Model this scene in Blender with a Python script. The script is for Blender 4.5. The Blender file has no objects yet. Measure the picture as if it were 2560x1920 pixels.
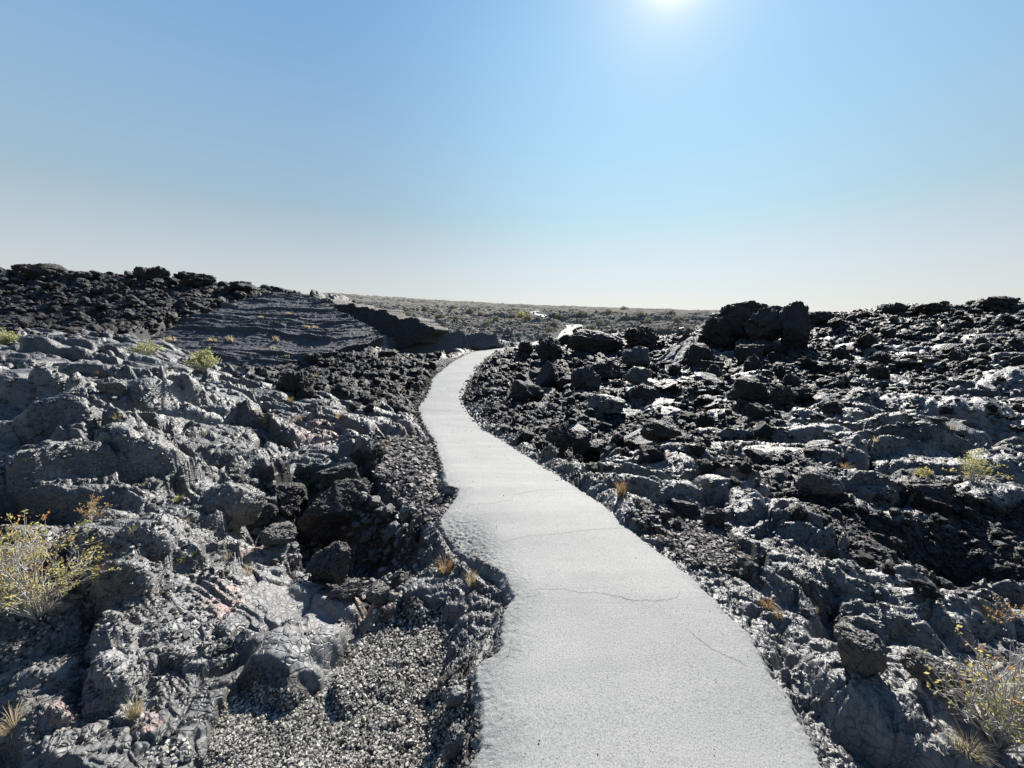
import bpy, bmesh, math, random
import numpy as np
from mathutils import Vector, Matrix

import time as _t
_T0 = _t.time()
def tick(m): print('TICK %s %.1f' % (m, _t.time() - _T0), flush=True)
FAST_MESH = 1.0            # mesh density factor
rng = np.random.default_rng(7)
random.seed(7)
scene = bpy.context.scene
COL = scene.collection

# ------------------------------------------------------------------ camera
F, CU, CV = 965.0, 1280.0, 960.0          # focal length and centre in photo pixels (2560 x 1920)
PITCH = math.radians(10.5)
CP, SP = math.cos(PITCH), math.sin(PITCH)
CAMZ = 1.6
cam_d = bpy.data.cameras.new("camera")
cam = bpy.data.objects.new("camera", cam_d); COL.objects.link(cam)
cam.location = (0, 0, CAMZ)
cam.rotation_euler = (math.radians(90) - PITCH, 0, 0)
cam_d.sensor_width = 36; cam_d.lens = 36 * F / 2560
cam_d.clip_start = 0.05; cam_d.clip_end = 9000
scene.camera = cam

def ray(u, v):                             # direction for unit forward depth (y is not exactly 1)
    a = (np.asarray(u, float) - CU) / F; b = (CV - np.asarray(v, float)) / F
    return a, CP + SP * b, -SP + CP * b
def wpt(u, v, d):                          # point at camera depth d
    a, y, z = ray(u, v)
    return np.array([a * d, y * d, CAMZ + z * d])
def project(x, y, z):
    zz = z - CAMZ
    dep = CP * y - SP * zz
    up = SP * y + CP * zz
    dep = np.where(dep > 0.02, dep, 0.02)
    return CU + F * x / dep, CV - F * up / dep, dep

# ------------------------------------------------------------------ noise
def h01(ix, iy, s=0, iz=0):
    n = (ix.astype(np.int64) * 374761393 + iy.astype(np.int64) * 668265263 + np.int64(s) * 974634777
         + np.asarray(iz).astype(np.int64) * 1440662683) & 0xFFFFFFFF
    n = ((n ^ (n >> 13)) * 1274126177) & 0xFFFFFFFF
    n = ((n ^ (n >> 16)) * 2246822519) & 0xFFFFFFFF
    n = n ^ (n >> 15)
    return (n & 0xFFFFFF) / float(0xFFFFFF)
def vnoise(x, y, s=0):
    ix = np.floor(x); iy = np.floor(y); fx = x - ix; fy = y - iy
    ux = fx * fx * fx * (fx * (fx * 6 - 15) + 10); uy = fy * fy * fy * (fy * (fy * 6 - 15) + 10)
    def g(ox, oy):
        t = h01(ix + ox, iy + oy, s) * 6.2831853
        return np.cos(t) * (fx - ox) + np.sin(t) * (fy - oy)
    a = g(0, 0); b = g(1, 0); c = g(0, 1); d = g(1, 1)
    return (a + (b - a) * ux + (c - a) * uy + (a - b - c + d) * ux * uy) * 1.5
def fbm(x, y, s=0, o=4, g=0.5):
    r = 0; a = 1; t = 0
    for i in range(o):
        r = r + a * vnoise(x * 2 ** i + i * 17.3, y * 2 ** i - i * 9.1, s + i); t += a; a *= g
    return r / t
def voro(x, y, s=0, jit=0.9):
    ix = np.floor(x); iy = np.floor(y)
    f1 = np.full(x.shape, 9.0); f2 = np.full(x.shape, 9.0); idv = np.zeros(x.shape)
    dx1 = np.zeros(x.shape); dy1 = np.zeros(x.shape)
    for ox in (-1, 0, 1):
        for oy in (-1, 0, 1):
            cx = ix + ox; cy = iy + oy
            px = cx + .5 + (h01(cx, cy, s) - .5) * jit; py = cy + .5 + (h01(cx, cy, s + 5) - .5) * jit
            dx = x - px; dy = y - py
            d = np.sqrt(dx * dx + dy * dy)
            near = d < f1
            f2 = np.where(near, f1, np.minimum(f2, d))
            idv = np.where(near, h01(cx, cy, s + 11), idv)
            dx1 = np.where(near, dx, dx1); dy1 = np.where(near, dy, dy1)
            f1 = np.where(near, d, f1)
    return f1, f2, idv, dx1, dy1
def n3(p, s=0):                            # 3-D value noise for rocks, p (N,3)
    i = np.floor(p); f = p - i; u = f * f * (3 - 2 * f)
    r = 0
    for a in (0, 1):
        for b in (0, 1):
            for c in (0, 1):
                w = (u[:, 0] if a else 1 - u[:, 0]) * (u[:, 1] if b else 1 - u[:, 1]) * (u[:, 2] if c else 1 - u[:, 2])
                r = r + w * h01(i[:, 0] + a, i[:, 1] + b, s, i[:, 2] + c)
    return r * 2 - 1
def n3f(p, s=0, o=4, g=.5):
    r = 0; a = 1.; t = 0
    for i in range(o):
        r = r + a * n3(p * 2 ** i + 7.7 * i, s + i); t += a; a *= g
    return r / t
def sstep(a, b, x):
    t = np.clip((x - a) / (b - a), 0, 1); return t * t * (3 - 2 * t)

# ------------------------------------------------------------------ mesh helpers
def mesh_np(name, V, Fc, smooth=True):
    V = np.asarray(V, np.float32); Fc = np.asarray(Fc, np.int32)
    k = Fc.shape[1]
    me = bpy.data.meshes.new(name)
    me.vertices.add(len(V)); me.vertices.foreach_set("co", V.ravel())
    me.loops.add(Fc.size); me.loops.foreach_set("vertex_index", Fc.ravel())
    me.polygons.add(len(Fc)); me.polygons.foreach_set("loop_start", np.arange(0, Fc.size, k, dtype=np.int32))
    me.polygons.foreach_set("loop_total", np.full(len(Fc), k, np.int32))
    me.polygons.foreach_set("use_smooth", np.full(len(Fc), smooth))
    me.update(calc_edges=True)
    return me
def attr(me, name, a):
    at = me.attributes.new(name, 'FLOAT', 'POINT'); at.data.foreach_set("value", np.asarray(a, np.float32).ravel())
def obj(name, me, mat=None, parent=None, loc=None, rot=None, scale=None):
    o = bpy.data.objects.new(name, me); COL.objects.link(o)
    if mat is not None and me is not None and len(me.materials) == 0: me.materials.append(mat)
    if parent is not None: o.parent = parent
    if loc is not None: o.location = loc
    if rot is not None: o.rotation_euler = rot
    if scale is not None: o.scale = scale
    return o
def tag(o, label=None, cat=None, group=None, kind=None):
    if label: o["label"] = label
    if cat: o["category"] = cat
    if group: o["group"] = group
    if kind: o["kind"] = kind
    return o
def empty(name, loc):
    o = bpy.data.objects.new(name, None); COL.objects.link(o); o.location = loc; o.empty_display_size = .1
    return o

# ------------------------------------------------------------------ materials
def new_mat(name):
    m = bpy.data.materials.new(name); m.use_nodes = True
    nt = m.node_tree; b = nt.nodes["Principled BSDF"]
    return m, nt, b
def N(nt, t, **kw):
    n = nt.nodes.new(t)
    for k, v in kw.items():
        if k in n.inputs: n.inputs[k].default_value = v
        else: setattr(n, k, v)
    return n
def noise_node(nt, vec, scale, detail=6, rough=.6):
    n = N(nt, 'ShaderNodeTexNoise'); n.inputs['Scale'].default_value = scale; n.inputs['Detail'].default_value = detail
    n.inputs['Roughness'].default_value = rough; nt.links.new(vec, n.inputs['Vector']); return n
def ramp(nt, fac, stops):
    r = N(nt, 'ShaderNodeValToRGB'); e = r.color_ramp.elements
    while len(e) < len(stops): e.new(.5)
    for i, (p, c) in enumerate(stops): e[i].position = p; e[i].color = (*c, 1) if len(c) == 3 else c
    nt.links.new(fac, r.inputs[0]); return r
def mixc(nt, fac, a, b, mode='MIX'):
    m = N(nt, 'ShaderNodeMix', data_type='RGBA', blend_type=mode)
    if isinstance(fac, (int, float)): m.inputs[0].default_value = fac
    else: nt.links.new(fac, m.inputs[0])
    for i, s in ((6, a), (7, b)):
        if isinstance(s, tuple): m.inputs[i].default_value = (*s, 1)
        else: nt.links.new(s, m.inputs[i])
    return m.outputs[2]
def math_n(nt, op, a, b=None, clamp=False):
    m = N(nt, 'ShaderNodeMath', operation=op, use_clamp=clamp)
    for i, s in ((0, a), (1, b)):
        if s is None: continue
        if isinstance(s, (int, float)): m.inputs[i].default_value = s
        else: nt.links.new(s, m.inputs[i])
    return m.outputs[0]
def bump(nt, h, strength, dist, normal=None):
    b = N(nt, 'ShaderNodeBump'); b.inputs['Strength'].default_value = strength; b.inputs['Distance'].default_value = dist
    nt.links.new(h, b.inputs['Height'])
    if normal is not None: nt.links.new(normal, b.inputs['Normal'])
    return b.outputs[0]

PAH_D, PAH_L = (.02, .02, .021), (.142, .14, .138)
AA_D, AA_L = (.016, .0155, .0165), (.056, .053, .052)
def lava_material(name, ground=False, dark=False, spec=1.0, rough=.53, scale=1.0, tint=None, coords='obj'):
    m, nt, b = new_mat(name)
    if ground:
        g = N(nt, 'ShaderNodeNewGeometry'); vec = g.outputs['Position']
    else:
        tc = N(nt, 'ShaderNodeTexCoord'); vec = tc.outputs['Object']
        oi = N(nt, 'ShaderNodeObjectInfo')
        ad = N(nt, 'ShaderNodeVectorMath', operation='MULTIPLY_ADD'); nt.links.new(oi.outputs['Random'], ad.inputs[0])
        ad.inputs[1].default_value = (31, 17, 23); nt.links.new(vec, ad.inputs[2]); vec = ad.outputs[0]
    n1 = noise_node(nt, vec, 1.3 * scale, 5, .6); n2 = noise_node(nt, vec, 9 * scale, 8, .7); n3_ = noise_node(nt, vec, 70 * scale, 6, .75)
    mixn = math_n(nt, 'ADD', math_n(nt, 'MULTIPLY', n1.outputs[0], .5), math_n(nt, 'MULTIPLY', n2.outputs[0], .5))
    if dark:
        col = ramp(nt, mixn, [(.36, AA_D), (.62, AA_L)]).outputs[0]
    else:
        col = ramp(nt, mixn, [(.36, PAH_D), (.64, PAH_L)]).outputs[0]
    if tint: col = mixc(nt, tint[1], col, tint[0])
    # weathered brownish crumbs
    nb = noise_node(nt, vec, 3.1 * scale, 7, .7)
    f = ramp(nt, nb.outputs[0], [(.58, (0, 0, 0)), (.68, (1, 1, 1))]).outputs[0]
    col = mixc(nt, math_n(nt, 'MULTIPLY', f, .5), col, (.125, .1, .082) if not dark else (.05, .042, .036))
    lc = noise_node(nt, vec, 17 * scale, 6, .75); lf_ = ramp(nt, lc.outputs[0], [(.6, (0, 0, 0)), (.66, (1, 1, 1))]).outputs[0]
    col = mixc(nt, math_n(nt, 'MULTIPLY', lf_, .3), col, (.2, .19, .165) if not dark else (.085, .07, .058))
    if ground:
        def A(n):
            a = N(nt, 'ShaderNodeAttribute'); a.attribute_name = n; return a.outputs['Fac']
        aacol = ramp(nt, mixn, [(.36, AA_D), (.62, AA_L)]).outputs[0]
        tm_ = N(nt, 'ShaderNodeMapRange'); nt.links.new(A('tone'), tm_.inputs[0]); tm_.inputs[3].default_value = .62; tm_.inputs[4].default_value = 1.45
        col = mixc(nt, 1.0, col, tm_.outputs[0], 'MULTIPLY')
        col = mixc(nt, A('aa'), col, aacol)
        pk = math_n(nt, 'MULTIPLY', A('pink'), ramp(nt, n2.outputs[0], [(.42, (0, 0, 0)), (.6, (1, 1, 1))]).outputs[0])
        col = mixc(nt, pk, col, (.26, .155, .13))
        gcol = ramp(nt, n3_.outputs[0], [(.4, (.02, .019, .02)), (.62, (.15, .138, .125))]).outputs[0]
        col = mixc(nt, A('gravel'), col, gcol)
        vg = noise_node(nt, vec, .16, 6, .7); vf = ramp(nt, vg.outputs[0], [(.45, (0, 0, 0)), (.62, (1, 1, 1))]).outputs[0]
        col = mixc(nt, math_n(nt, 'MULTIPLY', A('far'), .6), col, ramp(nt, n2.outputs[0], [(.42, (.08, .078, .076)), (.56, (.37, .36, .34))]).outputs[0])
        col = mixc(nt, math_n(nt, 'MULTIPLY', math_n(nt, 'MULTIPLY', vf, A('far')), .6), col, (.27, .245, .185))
        crk = A('crev')
        col = mixc(nt, crk, col, (.03, .028, .03))
    nt.links.new(col, b.inputs['Base Color'])
    rr = N(nt, 'ShaderNodeMapRange'); nt.links.new(n2.outputs[0], rr.inputs[0])
    rr.inputs[1].default_value = .3; rr.inputs[2].default_value = .7; rr.inputs[3].default_value = rough - .1; rr.inputs[4].default_value = rough + .16
    nt.links.new(rr.outputs[0], b.inputs['Roughness'])
    b.inputs['Specular IOR Level'].default_value = spec
    if ground:
        sl = math_n(nt, 'SUBTRACT', spec, math_n(nt, 'MULTIPLY', A('dull'), spec), True); sl = math_n(nt, 'SUBTRACT', sl, math_n(nt, 'MULTIPLY', A('aa'), .8), True)
        nt.links.new(sl, b.inputs['Specular IOR Level'])
    nn = bump(nt, n2.outputs[0], .22 if not dark else .6, .025 / scale)
    nn = bump(nt, n3_.outputs[0], .4 if not dark else .7, .006 / scale, nn)
    wv = N(nt, 'ShaderNodeVectorMath', operation='MULTIPLY_ADD'); wn = noise_node(nt, vec, 5 * scale, 3, .6); nt.links.new(wn.outputs['Color'], wv.inputs[0])
    wv.inputs[1].default_value = (.12 / scale,) * 3; nt.links.new(vec, wv.inputs[2])
    prev = nn
    for sc_, wdt, dst in (((7.5, .05, .03), (21, .09, .010)) if not dark else ((16, .3, .03), (45, .4, .012))):
        vo = N(nt, 'ShaderNodeTexVoronoi', feature='DISTANCE_TO_EDGE'); vo.inputs['Scale'].default_value = sc_ * scale; nt.links.new(wv.outputs[0], vo.inputs['Vector'])
        cr_ = N(nt, 'ShaderNodeMapRange', interpolation_type='SMOOTHSTEP'); nt.links.new(vo.outputs['Distance'], cr_.inputs[0]); cr_.inputs[2].default_value = wdt
        nn = bump(nt, cr_.outputs[0], .35 if sc_ == 7.5 else .6, dst / scale, nn)
    if ground:
        aan = bump(nt, n3_.outputs[0], .8, .02, prev)
    nt.links.new(nn, b.inputs['Normal'])
    return m
M = {}
M['ground'] = lava_material('lava_ground', ground=True)
M['pah'] = lava_material('smooth_lava')
M['aa'] = lava_material('clinker_lava', dark=True, spec=.35, rough=.55)
M['aa_big'] = lava_material('dark_block_lava', dark=True, spec=.4, rough=.6, tint=((.066, .063, .062), .5))
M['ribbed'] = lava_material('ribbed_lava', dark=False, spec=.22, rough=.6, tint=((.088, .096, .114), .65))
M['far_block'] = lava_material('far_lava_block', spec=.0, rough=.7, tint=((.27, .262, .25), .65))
M['pale'] = lava_material('pale_rock', tint=((.26, .235, .2), .75), spec=.3)
M['red'] = lava_material('reddish_lava', tint=((.2, .11, .09), .55))
M['brown'] = lava_material('brown_lava', tint=((.1, .088, .075), .5), spec=.35)

def path_material():
    m, nt, b = new_mat('worn_asphalt')
    g = N(nt, 'ShaderNodeNewGeometry'); vec = g.outputs['Position']
    n1 = noise_node(nt, vec, .9, 4, .55); n2 = noise_node(nt, vec, 6, 6, .6); n3_ = noise_node(nt, vec, 160, 4, .7)
    st = N(nt, 'ShaderNodeVectorMath', operation='MULTIPLY'); nt.links.new(vec, st.inputs[0]); st.inputs[1].default_value = (.35, 2.2, 1)
    n4 = noise_node(nt, st.outputs[0], 1.3, 6, .68)
    a = math_n(nt, 'ADD', math_n(nt, 'MULTIPLY', n1.outputs[0], .4), math_n(nt, 'MULTIPLY', n4.outputs[0], .6))
    col = ramp(nt, a, [(.3, (.205, .207, .206)), (.5, (.258, .259, .255)), (.68, (.3, .3, .293))]).outputs[0]
    sp = ramp(nt, n3_.outputs[0], [(.33, (.5, .5, .5)), (.47, (.95, .95, .95)), (.68, (1.3, 1.29, 1.25))]).outputs[0]
    col = mixc(nt, 1.0, col, sp, 'MULTIPLY')
    ea = N(nt, 'ShaderNodeAttribute'); ea.attribute_name = 'edge'
    ef = math_n(nt, 'MULTIPLY', ea.outputs['Fac'], ramp(nt, n2.outputs[0], [(.35, (.5, .5, .5)), (.6, (1, 1, 1))]).outputs[0])
    col = mixc(nt, math_n(nt, 'MULTIPLY', ef, .5), col, (.14, .145, .15))
    nt.links.new(col, b.inputs['Base Color'])
    b.inputs['Roughness'].default_value = .72; b.inputs['Specular IOR Level'].default_value = .24
    vo = N(nt, 'ShaderNodeTexVoronoi'); vo.inputs['Scale'].default_value = 95; nt.links.new(vec, vo.inputs['Vector'])
    v2 = N(nt, 'ShaderNodeTexVoronoi'); v2.inputs['Scale'].default_value = 48; nt.links.new(vec, v2.inputs['Vector'])
    nn = bump(nt, math_n(nt, 'MULTIPLY', math_n(nt, 'MULTIPLY', v2.outputs['Distance'], n3_.outputs[0]), ef), .5, .014)
    nn = bump(nt, vo.outputs['Distance'], .22, .003, nn)
    nn = bump(nt, n3_.outputs[0], .3, .0025, nn)
    nn = bump(nt, n2.outputs[0], .15, .008, nn)
    nt.links.new(nn, b.inputs['Normal'])
    return m
M['path'] = path_material()
def simple(name, c1, c2, rough=.6, scale=30, trans=0, spec=.3):
    m, nt, b = new_mat(name)
    g = N(nt, 'ShaderNodeNewGeometry')
    n = noise_node(nt, g.outputs['Position'], scale, 3, .6)
    mx = math_n(nt, 'ADD', math_n(nt, 'MULTIPLY', n.outputs[0], .35), math_n(nt, 'MULTIPLY', g.outputs['Random Per Island'], .65))
    col = ramp(nt, mx, [(.3 if 'stone' in name else .3, c1), (.85 if 'stone' in name else .7, c2)]).outputs[0]
    nt.links.new(col, b.inputs['Base Color']); b.inputs['Roughness'].default_value = rough
    b.inputs['Specular IOR Level'].default_value = spec
    if trans:
        tr = N(nt, 'ShaderNodeBsdfTranslucent'); nt.links.new(col, tr.inputs[0])
        mx2 = N(nt, 'ShaderNodeMixShader'); mx2.inputs[0].default_value = trans
        nt.links.new(b.outputs[0], mx2.inputs[1]); nt.links.new(tr.outputs[0], mx2.inputs[2])
        nt.links.new(mx2.outputs[0], nt.nodes['Material Output'].inputs[0])
    return m
M['crack'] = simple('crack_dirt', (.07, .068, .065), (.16, .155, .15), .9)
M['gravel'] = simple('gravel_stone', (.012, .012, .012), (.46, .43, .38), .6, 8, spec=.4)
M['gravel_dark'] = simple('cinder_stone', (.015, .014, .015), (.17, .15, .14), .6, 8, spec=.4)
M['straw'] = simple('straw', (.36, .29, .17), (.6, .52, .36), .7, 20, .45)
M['straw_rust'] = simple('rusty_straw', (.3, .19, .09), (.48, .34, .17), .7, 20, .4)
M['grass_green'] = simple('green_grass', (.2, .22, .06), (.42, .4, .16), .7, 20, .45)
M['leaf_green'] = simple('leaf_yellowgreen', (.36, .34, .1), (.7, .6, .25), .6, 9, .5)
M['leaf_orange'] = simple('leaf_orange', (.45, .2, .08), (.6, .4, .17), .6, 9, .5)
M['leaf_pale'] = simple('leaf_pale', (.32, .33, .13), (.55, .53, .27), .6, 9, .5)
M['leaf_grey'] = simple('leaf_greygreen', (.14, .14, .1), (.32, .3, .2), .7, 2, .3)
M['brush'] = simple('dry_brush', (.17, .155, .12), (.42, .38, .29), .9, 1.5)
M['twig'] = simple('twig_grey', (.3, .28, .25), (.62, .59, .54), .8, 12)

# ------------------------------------------------------------------ terrain: control points (u, v, depth) read off the photograph
CTRL = [
 (0,1920,1.5),(500,1920,1.52),(900,1920,1.52),(0,1700,1.8),(400,1700,1.85),(900,1700,1.95),(1120,1750,1.84),(0,1500,2.19),(300,1500,2.25),(550,1500,2.35),(900,1500,2.75),(1150,1500,2.45),
 (0,1400,2.46),(400,1400,2.54),(650,1400,3.0),(800,1400,3.95),(930,1400,3.7),(1060,1400,2.95),(0,1300,2.84),(400,1300,3.03),(600,1300,3.9),(800,1300,4.55),(1040,1300,3.6),
 (0,1200,3.4),(300,1200,3.52),(600,1200,4.1),(850,1200,4.5),(1000,1200,4.5),(0,1100,4.0),(300,1100,4.3),(600,1100,4.92),(850,1100,5.8),(1000,1100,6.2),
 (0,1000,5.4),(300,1000,5.8),(600,1000,7.2),(850,1000,9.4),(1000,1000,11.2),(0,900,8.3),(200,900,9.1),(400,900,10.7),(520,925,11.5),
 (600,940,17),(800,960,14.7),(1000,920,19),(0,850,12.1),(200,850,12.9),(330,860,13.2),
 (0,690,24),(200,692,24),(400,702,24),(550,714,25),(700,730,26),(800,747,26),(200,780,19.5),(0,780,19.5),(400,790,19.5),(0,832,17),(150,832,17),(350,845,16.5),
 (-300,690,24),(-300,780,19.5),(-300,850,12.5),(-300,1000,5.4),(-300,1400,2.4),(-300,1800,1.6),
 (450,862,17.2),(650,902,19),(740,745,25.5),(600,792,21.6),(850,852,21.8),(955,858,22.8),
 (1100,880,25.5),(1250,880,27),(1000,890,23),(1100,850,32),(1250,842,38),(1000,820,38),(900,800,45),(1150,800,60),(1420,835,42),(1400,806,62),(1340,780,105),(1700,820,40),(1700,795,80),(2000,800,50),
 (1250,790,85),(1000,770,100),(1550,790,100),
 (1560,1250,3.6),(1700,1300,3.5),(1700,1200,4.6),(1500,1130,6.4),(1700,1100,6.5),(1900,1300,3.7),(2100,1300,3.7),(2400,1300,3.6),(2350,1450,3.3),(2530,1450,3.1),(2100,1450,2.95),(1900,1500,2.5),
 (2100,1650,2.1),(2400,1600,2.35),(2500,1900,1.6),(2200,1880,1.6),(2000,1200,4.4),(2300,1200,4.4),(2500,1200,4.2),(2000,1100,6),(2300,1090,6),(2530,1100,5.6),
 (1800,1020,8.5),(1600,1020,9),(1400,1020,10),(2000,1000,8.5),(2300,1000,8),(2500,960,8),(1500,950,13),(1700,950,12),(1900,940,11.5),(2200,920,11),(2500,880,11),
 (1300,950,14.5),(1250,930,18),(1500,892,17),(1700,880,15.5),(1900,872,14.5),(2100,840,15),(2300,805,16.5),(2500,792,16),
 (2112,793,18),(2250,780,19),(2400,777,19),(2550,772,19),(2850,770,19),(2850,850,12),(2850,950,8),(2850,1100,5.4),(2850,1450,3),(2850,1800,1.7),
 (1330,892,20),(1480,884,19),(1620,868,19),(1200,935,16.5),(1280,905,19.5),
]
CZ = [  # (u, world z, depth): ground behind crests and far away
 (-300,2.2,36),(0,2.2,36),(200,2.1,36),(400,1.8,36),(600,1.4,37),(750,1.2,37),(850,.6,36),
 (2112,.8,26),(2300,.8,27),(2500,.9,27),(2850,.9,27),(1900,.2,24),(1750,-.2,26),(1620,-.5,27),(1480,-.9,28),(1400,-1.0,29),
 (-400,9,200),(300,11,200),(833,10.4,200),(1000,8.4,210),(1200,6.0,230),(1400,4.6,250),(1600,3.2,260),(1800,1.5,260),(2100,.6,260),(2560,.2,260),(3000,0,260),
 (-400,5,90),(400,4.4,90),(800,3.4,90),(2300,.5,90),(3000,.3,90),
]
P3 = [wpt(*c) for c in CTRL]
for u, z, d in CZ:
    a = (u - CU) / F; P3.append(np.array([a * d, d * 1.0, z]))
for az in (-110, -140, 180, 140, 110):
    for r_ in (1., 3., 8., 25., 120.):
        P3.append(np.array([math.sin(math.radians(az)) * r_, math.cos(math.radians(az)) * r_, -.12 + (.4 if r_ > 7 else 0)]))
for az in (-75, 75):
    for r_ in (.6, 1.2): P3.append(np.array([math.sin(math.radians(az)) * r_, math.cos(math.radians(az)) * r_, -.1]))

# path stations: left edge, right edge (photo pixels), ground height or depth
ST = [ # uL vL uR vR  z
 (1155,1920,2069,1920,0),(1182,1879,2052,1879,0),(1186,1800,2006,1800,0),(1190,1747,1978,1747,0),(1172,1700,1945,1700,0),(1174,1669,1925,1669,0),(1236,1622,1900,1622,0),(1244,1575,1866,1575,0),
 (1254,1520,1808,1520,0),(1270,1490,1778,1490,0),(1262,1450,1745,1450,-.005),(1240,1425,1712,1425,-.01),(1185,1390,1665,1390,-.02),(1145,1369,1640,1369,-.025),(1106,1330,1590,1335,-.03),(1092,1296,1545,1295,-.04),(1105,1278,1528,1278,-.05),
 (1128,1250,1487,1248,-.09),(1139,1222,1448,1221,-.13),(1113,1212,1436,1212,-.15),(1100,1161,1352,1161,-.36),(1089,1126,1295,1126,-.55),(1081,1099,1256,1099,-.7),(1062,1072,1206,1072,-.85),
 (1045,1033,1170,1033,-1.03),(1046,1013,1158,1010,-1.07),(1063,992,1153,988,-1.1),(1071,970,1163,963,-1.1),(1079,947,1182,935,-1.1),(1104,924,1194,912,-1.1),
 (1131,904,1217,893,-1.1),(1159,889,1250,885,-1.1),(1198,875,1285,880,-1.1),(1268,869,1306,874,-1.08),(1306,864,1335,872,-1.08),(1328,856,1357,862,-1.05),
 (1350,851,1383,854,-.98),(1374,848,1408,849,-.85),(1392,843,1427,843,-.72),(1402,828,1438,830,-.42),(1416,817,1457,820,-.1),(1404,808,1452,811,.15),(1380,805.5,1404,808,.22),
 (1345,803.5,1350,806,.26),(1334,800,1352,797,.4),(1362,795.5,1378,793.5,.62),(1352,790.5,1380,789.5,.95),]
L = []; R = []
for uL, vL, uR, vR, z in ST:
    for (u, v, lst) in ((uL, vL, L), (uR, vR, R)):
        a, y, s = ray(u, v); t = (z - CAMZ) / s
        lst.append([a * t, y * t, z])
# far end by depth
for (u1, u2, v, d) in ((1329, 1343, 784, 96), (1327, 1341, 779.5, 104), (1345, 1356, 777, 112)):
    L.append(list(wpt(u1, v, d))); R.append(list(wpt(u2, v, d)))
L = np.array(L); R = np.array(R)
# behind / under the camera
pre = []
for y in (-6., -3., -1.2, .2):
    pre.append(y)
Lp = np.array([[-.25 - (.02 * abs(y)), y, 0] for y in pre]); Rp = np.array([[1.17, y, 0] for y in pre])
L = np.vstack([Lp, L]); R = np.vstack([Rp, R])
for i in range(len(L)):
    if L[i, 1] > 1: P3.append(np.array([*(L[i, :2] + R[i, :2]) / 2, (L[i, 2] + R[i, 2]) / 2 - .03]))

# resample path
def catmull(Pp, tt):
    n = len(Pp); i = np.clip(np.floor(tt).astype(int), 0, n - 2); f = (tt - i)[:, None]
    p0 = Pp[np.maximum(i - 1, 0)]; p1 = Pp[i]; p2 = Pp[i + 1]; p3 = Pp[np.minimum(i + 2, n - 1)]
    # mild tangents keep the traced corners
    m1 = (p2 - p0) * .32; m2 = (p3 - p1) * .32; sg = np.linalg.norm(p2 - p1, axis=1)[:, None] * .8
    m1 = m1 * np.minimum(1, sg / (np.linalg.norm(m1, axis=1)[:, None] + 1e-9)); m2 = m2 * np.minimum(1, sg / (np.linalg.norm(m2, axis=1)[:, None] + 1e-9))
    return (2 * f**3 - 3 * f**2 + 1) * p1 + (f**3 - 2 * f**2 + f) * m1 + (-2 * f**3 + 3 * f**2) * p2 + (f**3 - f**2) * m2
tt = [0.]
n_st = len(L)
while tt[-1] < n_st - 1:
    k = int(tt[-1]); k = min(k, n_st - 2)
    seg = max(np.linalg.norm(L[k + 1] - L[k]), np.linalg.norm(R[k + 1] - R[k]), .02)
    dist = max(1.4, np.linalg.norm((L[k] + R[k]) / 2))
    tt.append(tt[-1] + min(.5, dist * .0045 / seg))
tt = np.clip(np.array(tt), 0, n_st - 1)
Lc = catmull(L, tt); Rc = catmull(R, tt)
CL = (Lc + Rc) / 2
# coarse centreline for distance queries
qi = np.linspace(0, len(CL) - 1, 260).astype(int)
# denser nearby spacing by arc in log distance
qC = CL[qi]; qL = np.linalg.norm((Lc - CL)[qi][:, :2], axis=1); qR = np.linalg.norm((Rc - CL)[qi][:, :2], axis=1)
qd = (Rc - Lc)[qi][:, :2]; qd /= np.linalg.norm(qd, axis=1)[:, None]

def path_query(x, y):
    """nearest cross-section: lateral distance outside the path edge (negative inside), path height, side"""
    best = np.full(x.shape, 1e9); z = np.zeros(x.shape); out = np.full(x.shape, 1e3); side = np.zeros(x.shape)
    for k in range(len(qC) - 1):
        ax, ay = qC[k, 0], qC[k, 1]; bx, by = qC[k + 1, 0], qC[k + 1, 1]
        ex, ey = bx - ax, by - ay; l2 = ex * ex + ey * ey + 1e-9
        t = np.clip(((x - ax) * ex + (y - ay) * ey) / l2, 0, 1)
        dx = x - ax - t * ex; dy = y - ay - t * ey
        d = dx * dx + dy * dy
        m = d < best
        if not m.any(): continue
        best = np.where(m, d, best)
        w = qL[k] + (qL[k + 1] - qL[k]) * t
        # convert cross-width to perpendicular width
        sn = abs(qd[k, 0] * ey - qd[k, 1] * ex) / math.sqrt(l2)
        out = np.where(m, np.sqrt(d) - w * max(sn, .25), out)
        z = np.where(m, qC[k, 2] + (qC[k + 1, 2] - qC[k, 2]) * t, z)
        side = np.where(m, np.sign(dx * qd[k, 0] + dy * qd[k, 1]), side)
    return out, z, side

# RBF in (azimuth, log distance)
P3 = np.array(P3)
def lp(x, y):
    return np.arctan2(x, y) * 1.3, np.log(np.sqrt(x * x + y * y) + .3)
ca, cb = lp(P3[:, 0], P3[:, 1])
Dm = np.sqrt((ca[:, None] - ca[None]) ** 2 + (cb[:, None] - cb[None]) ** 2)
phi = lambda d: -d
Kmat = phi(np.sqrt(Dm ** 2 + .02 ** 2)) - np.eye(len(P3)) * .006
PL = np.column_stack([np.ones(len(P3)), ca, cb])
Abig = np.block([[Kmat, PL], [PL.T, np.zeros((3, 3))]])
wts = np.linalg.solve(Abig, np.concatenate([P3[:, 2], np.zeros(3)]))
def base_at(x, y):
    a, b = lp(x, y); r = wts[-3] + wts[-2] * a + wts[-1] * b
    for i in range(len(P3)):
        r = r + wts[i] * phi(np.sqrt((a - ca[i]) ** 2 + (b - cb[i]) ** 2 + .02 ** 2))
    return r

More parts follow.
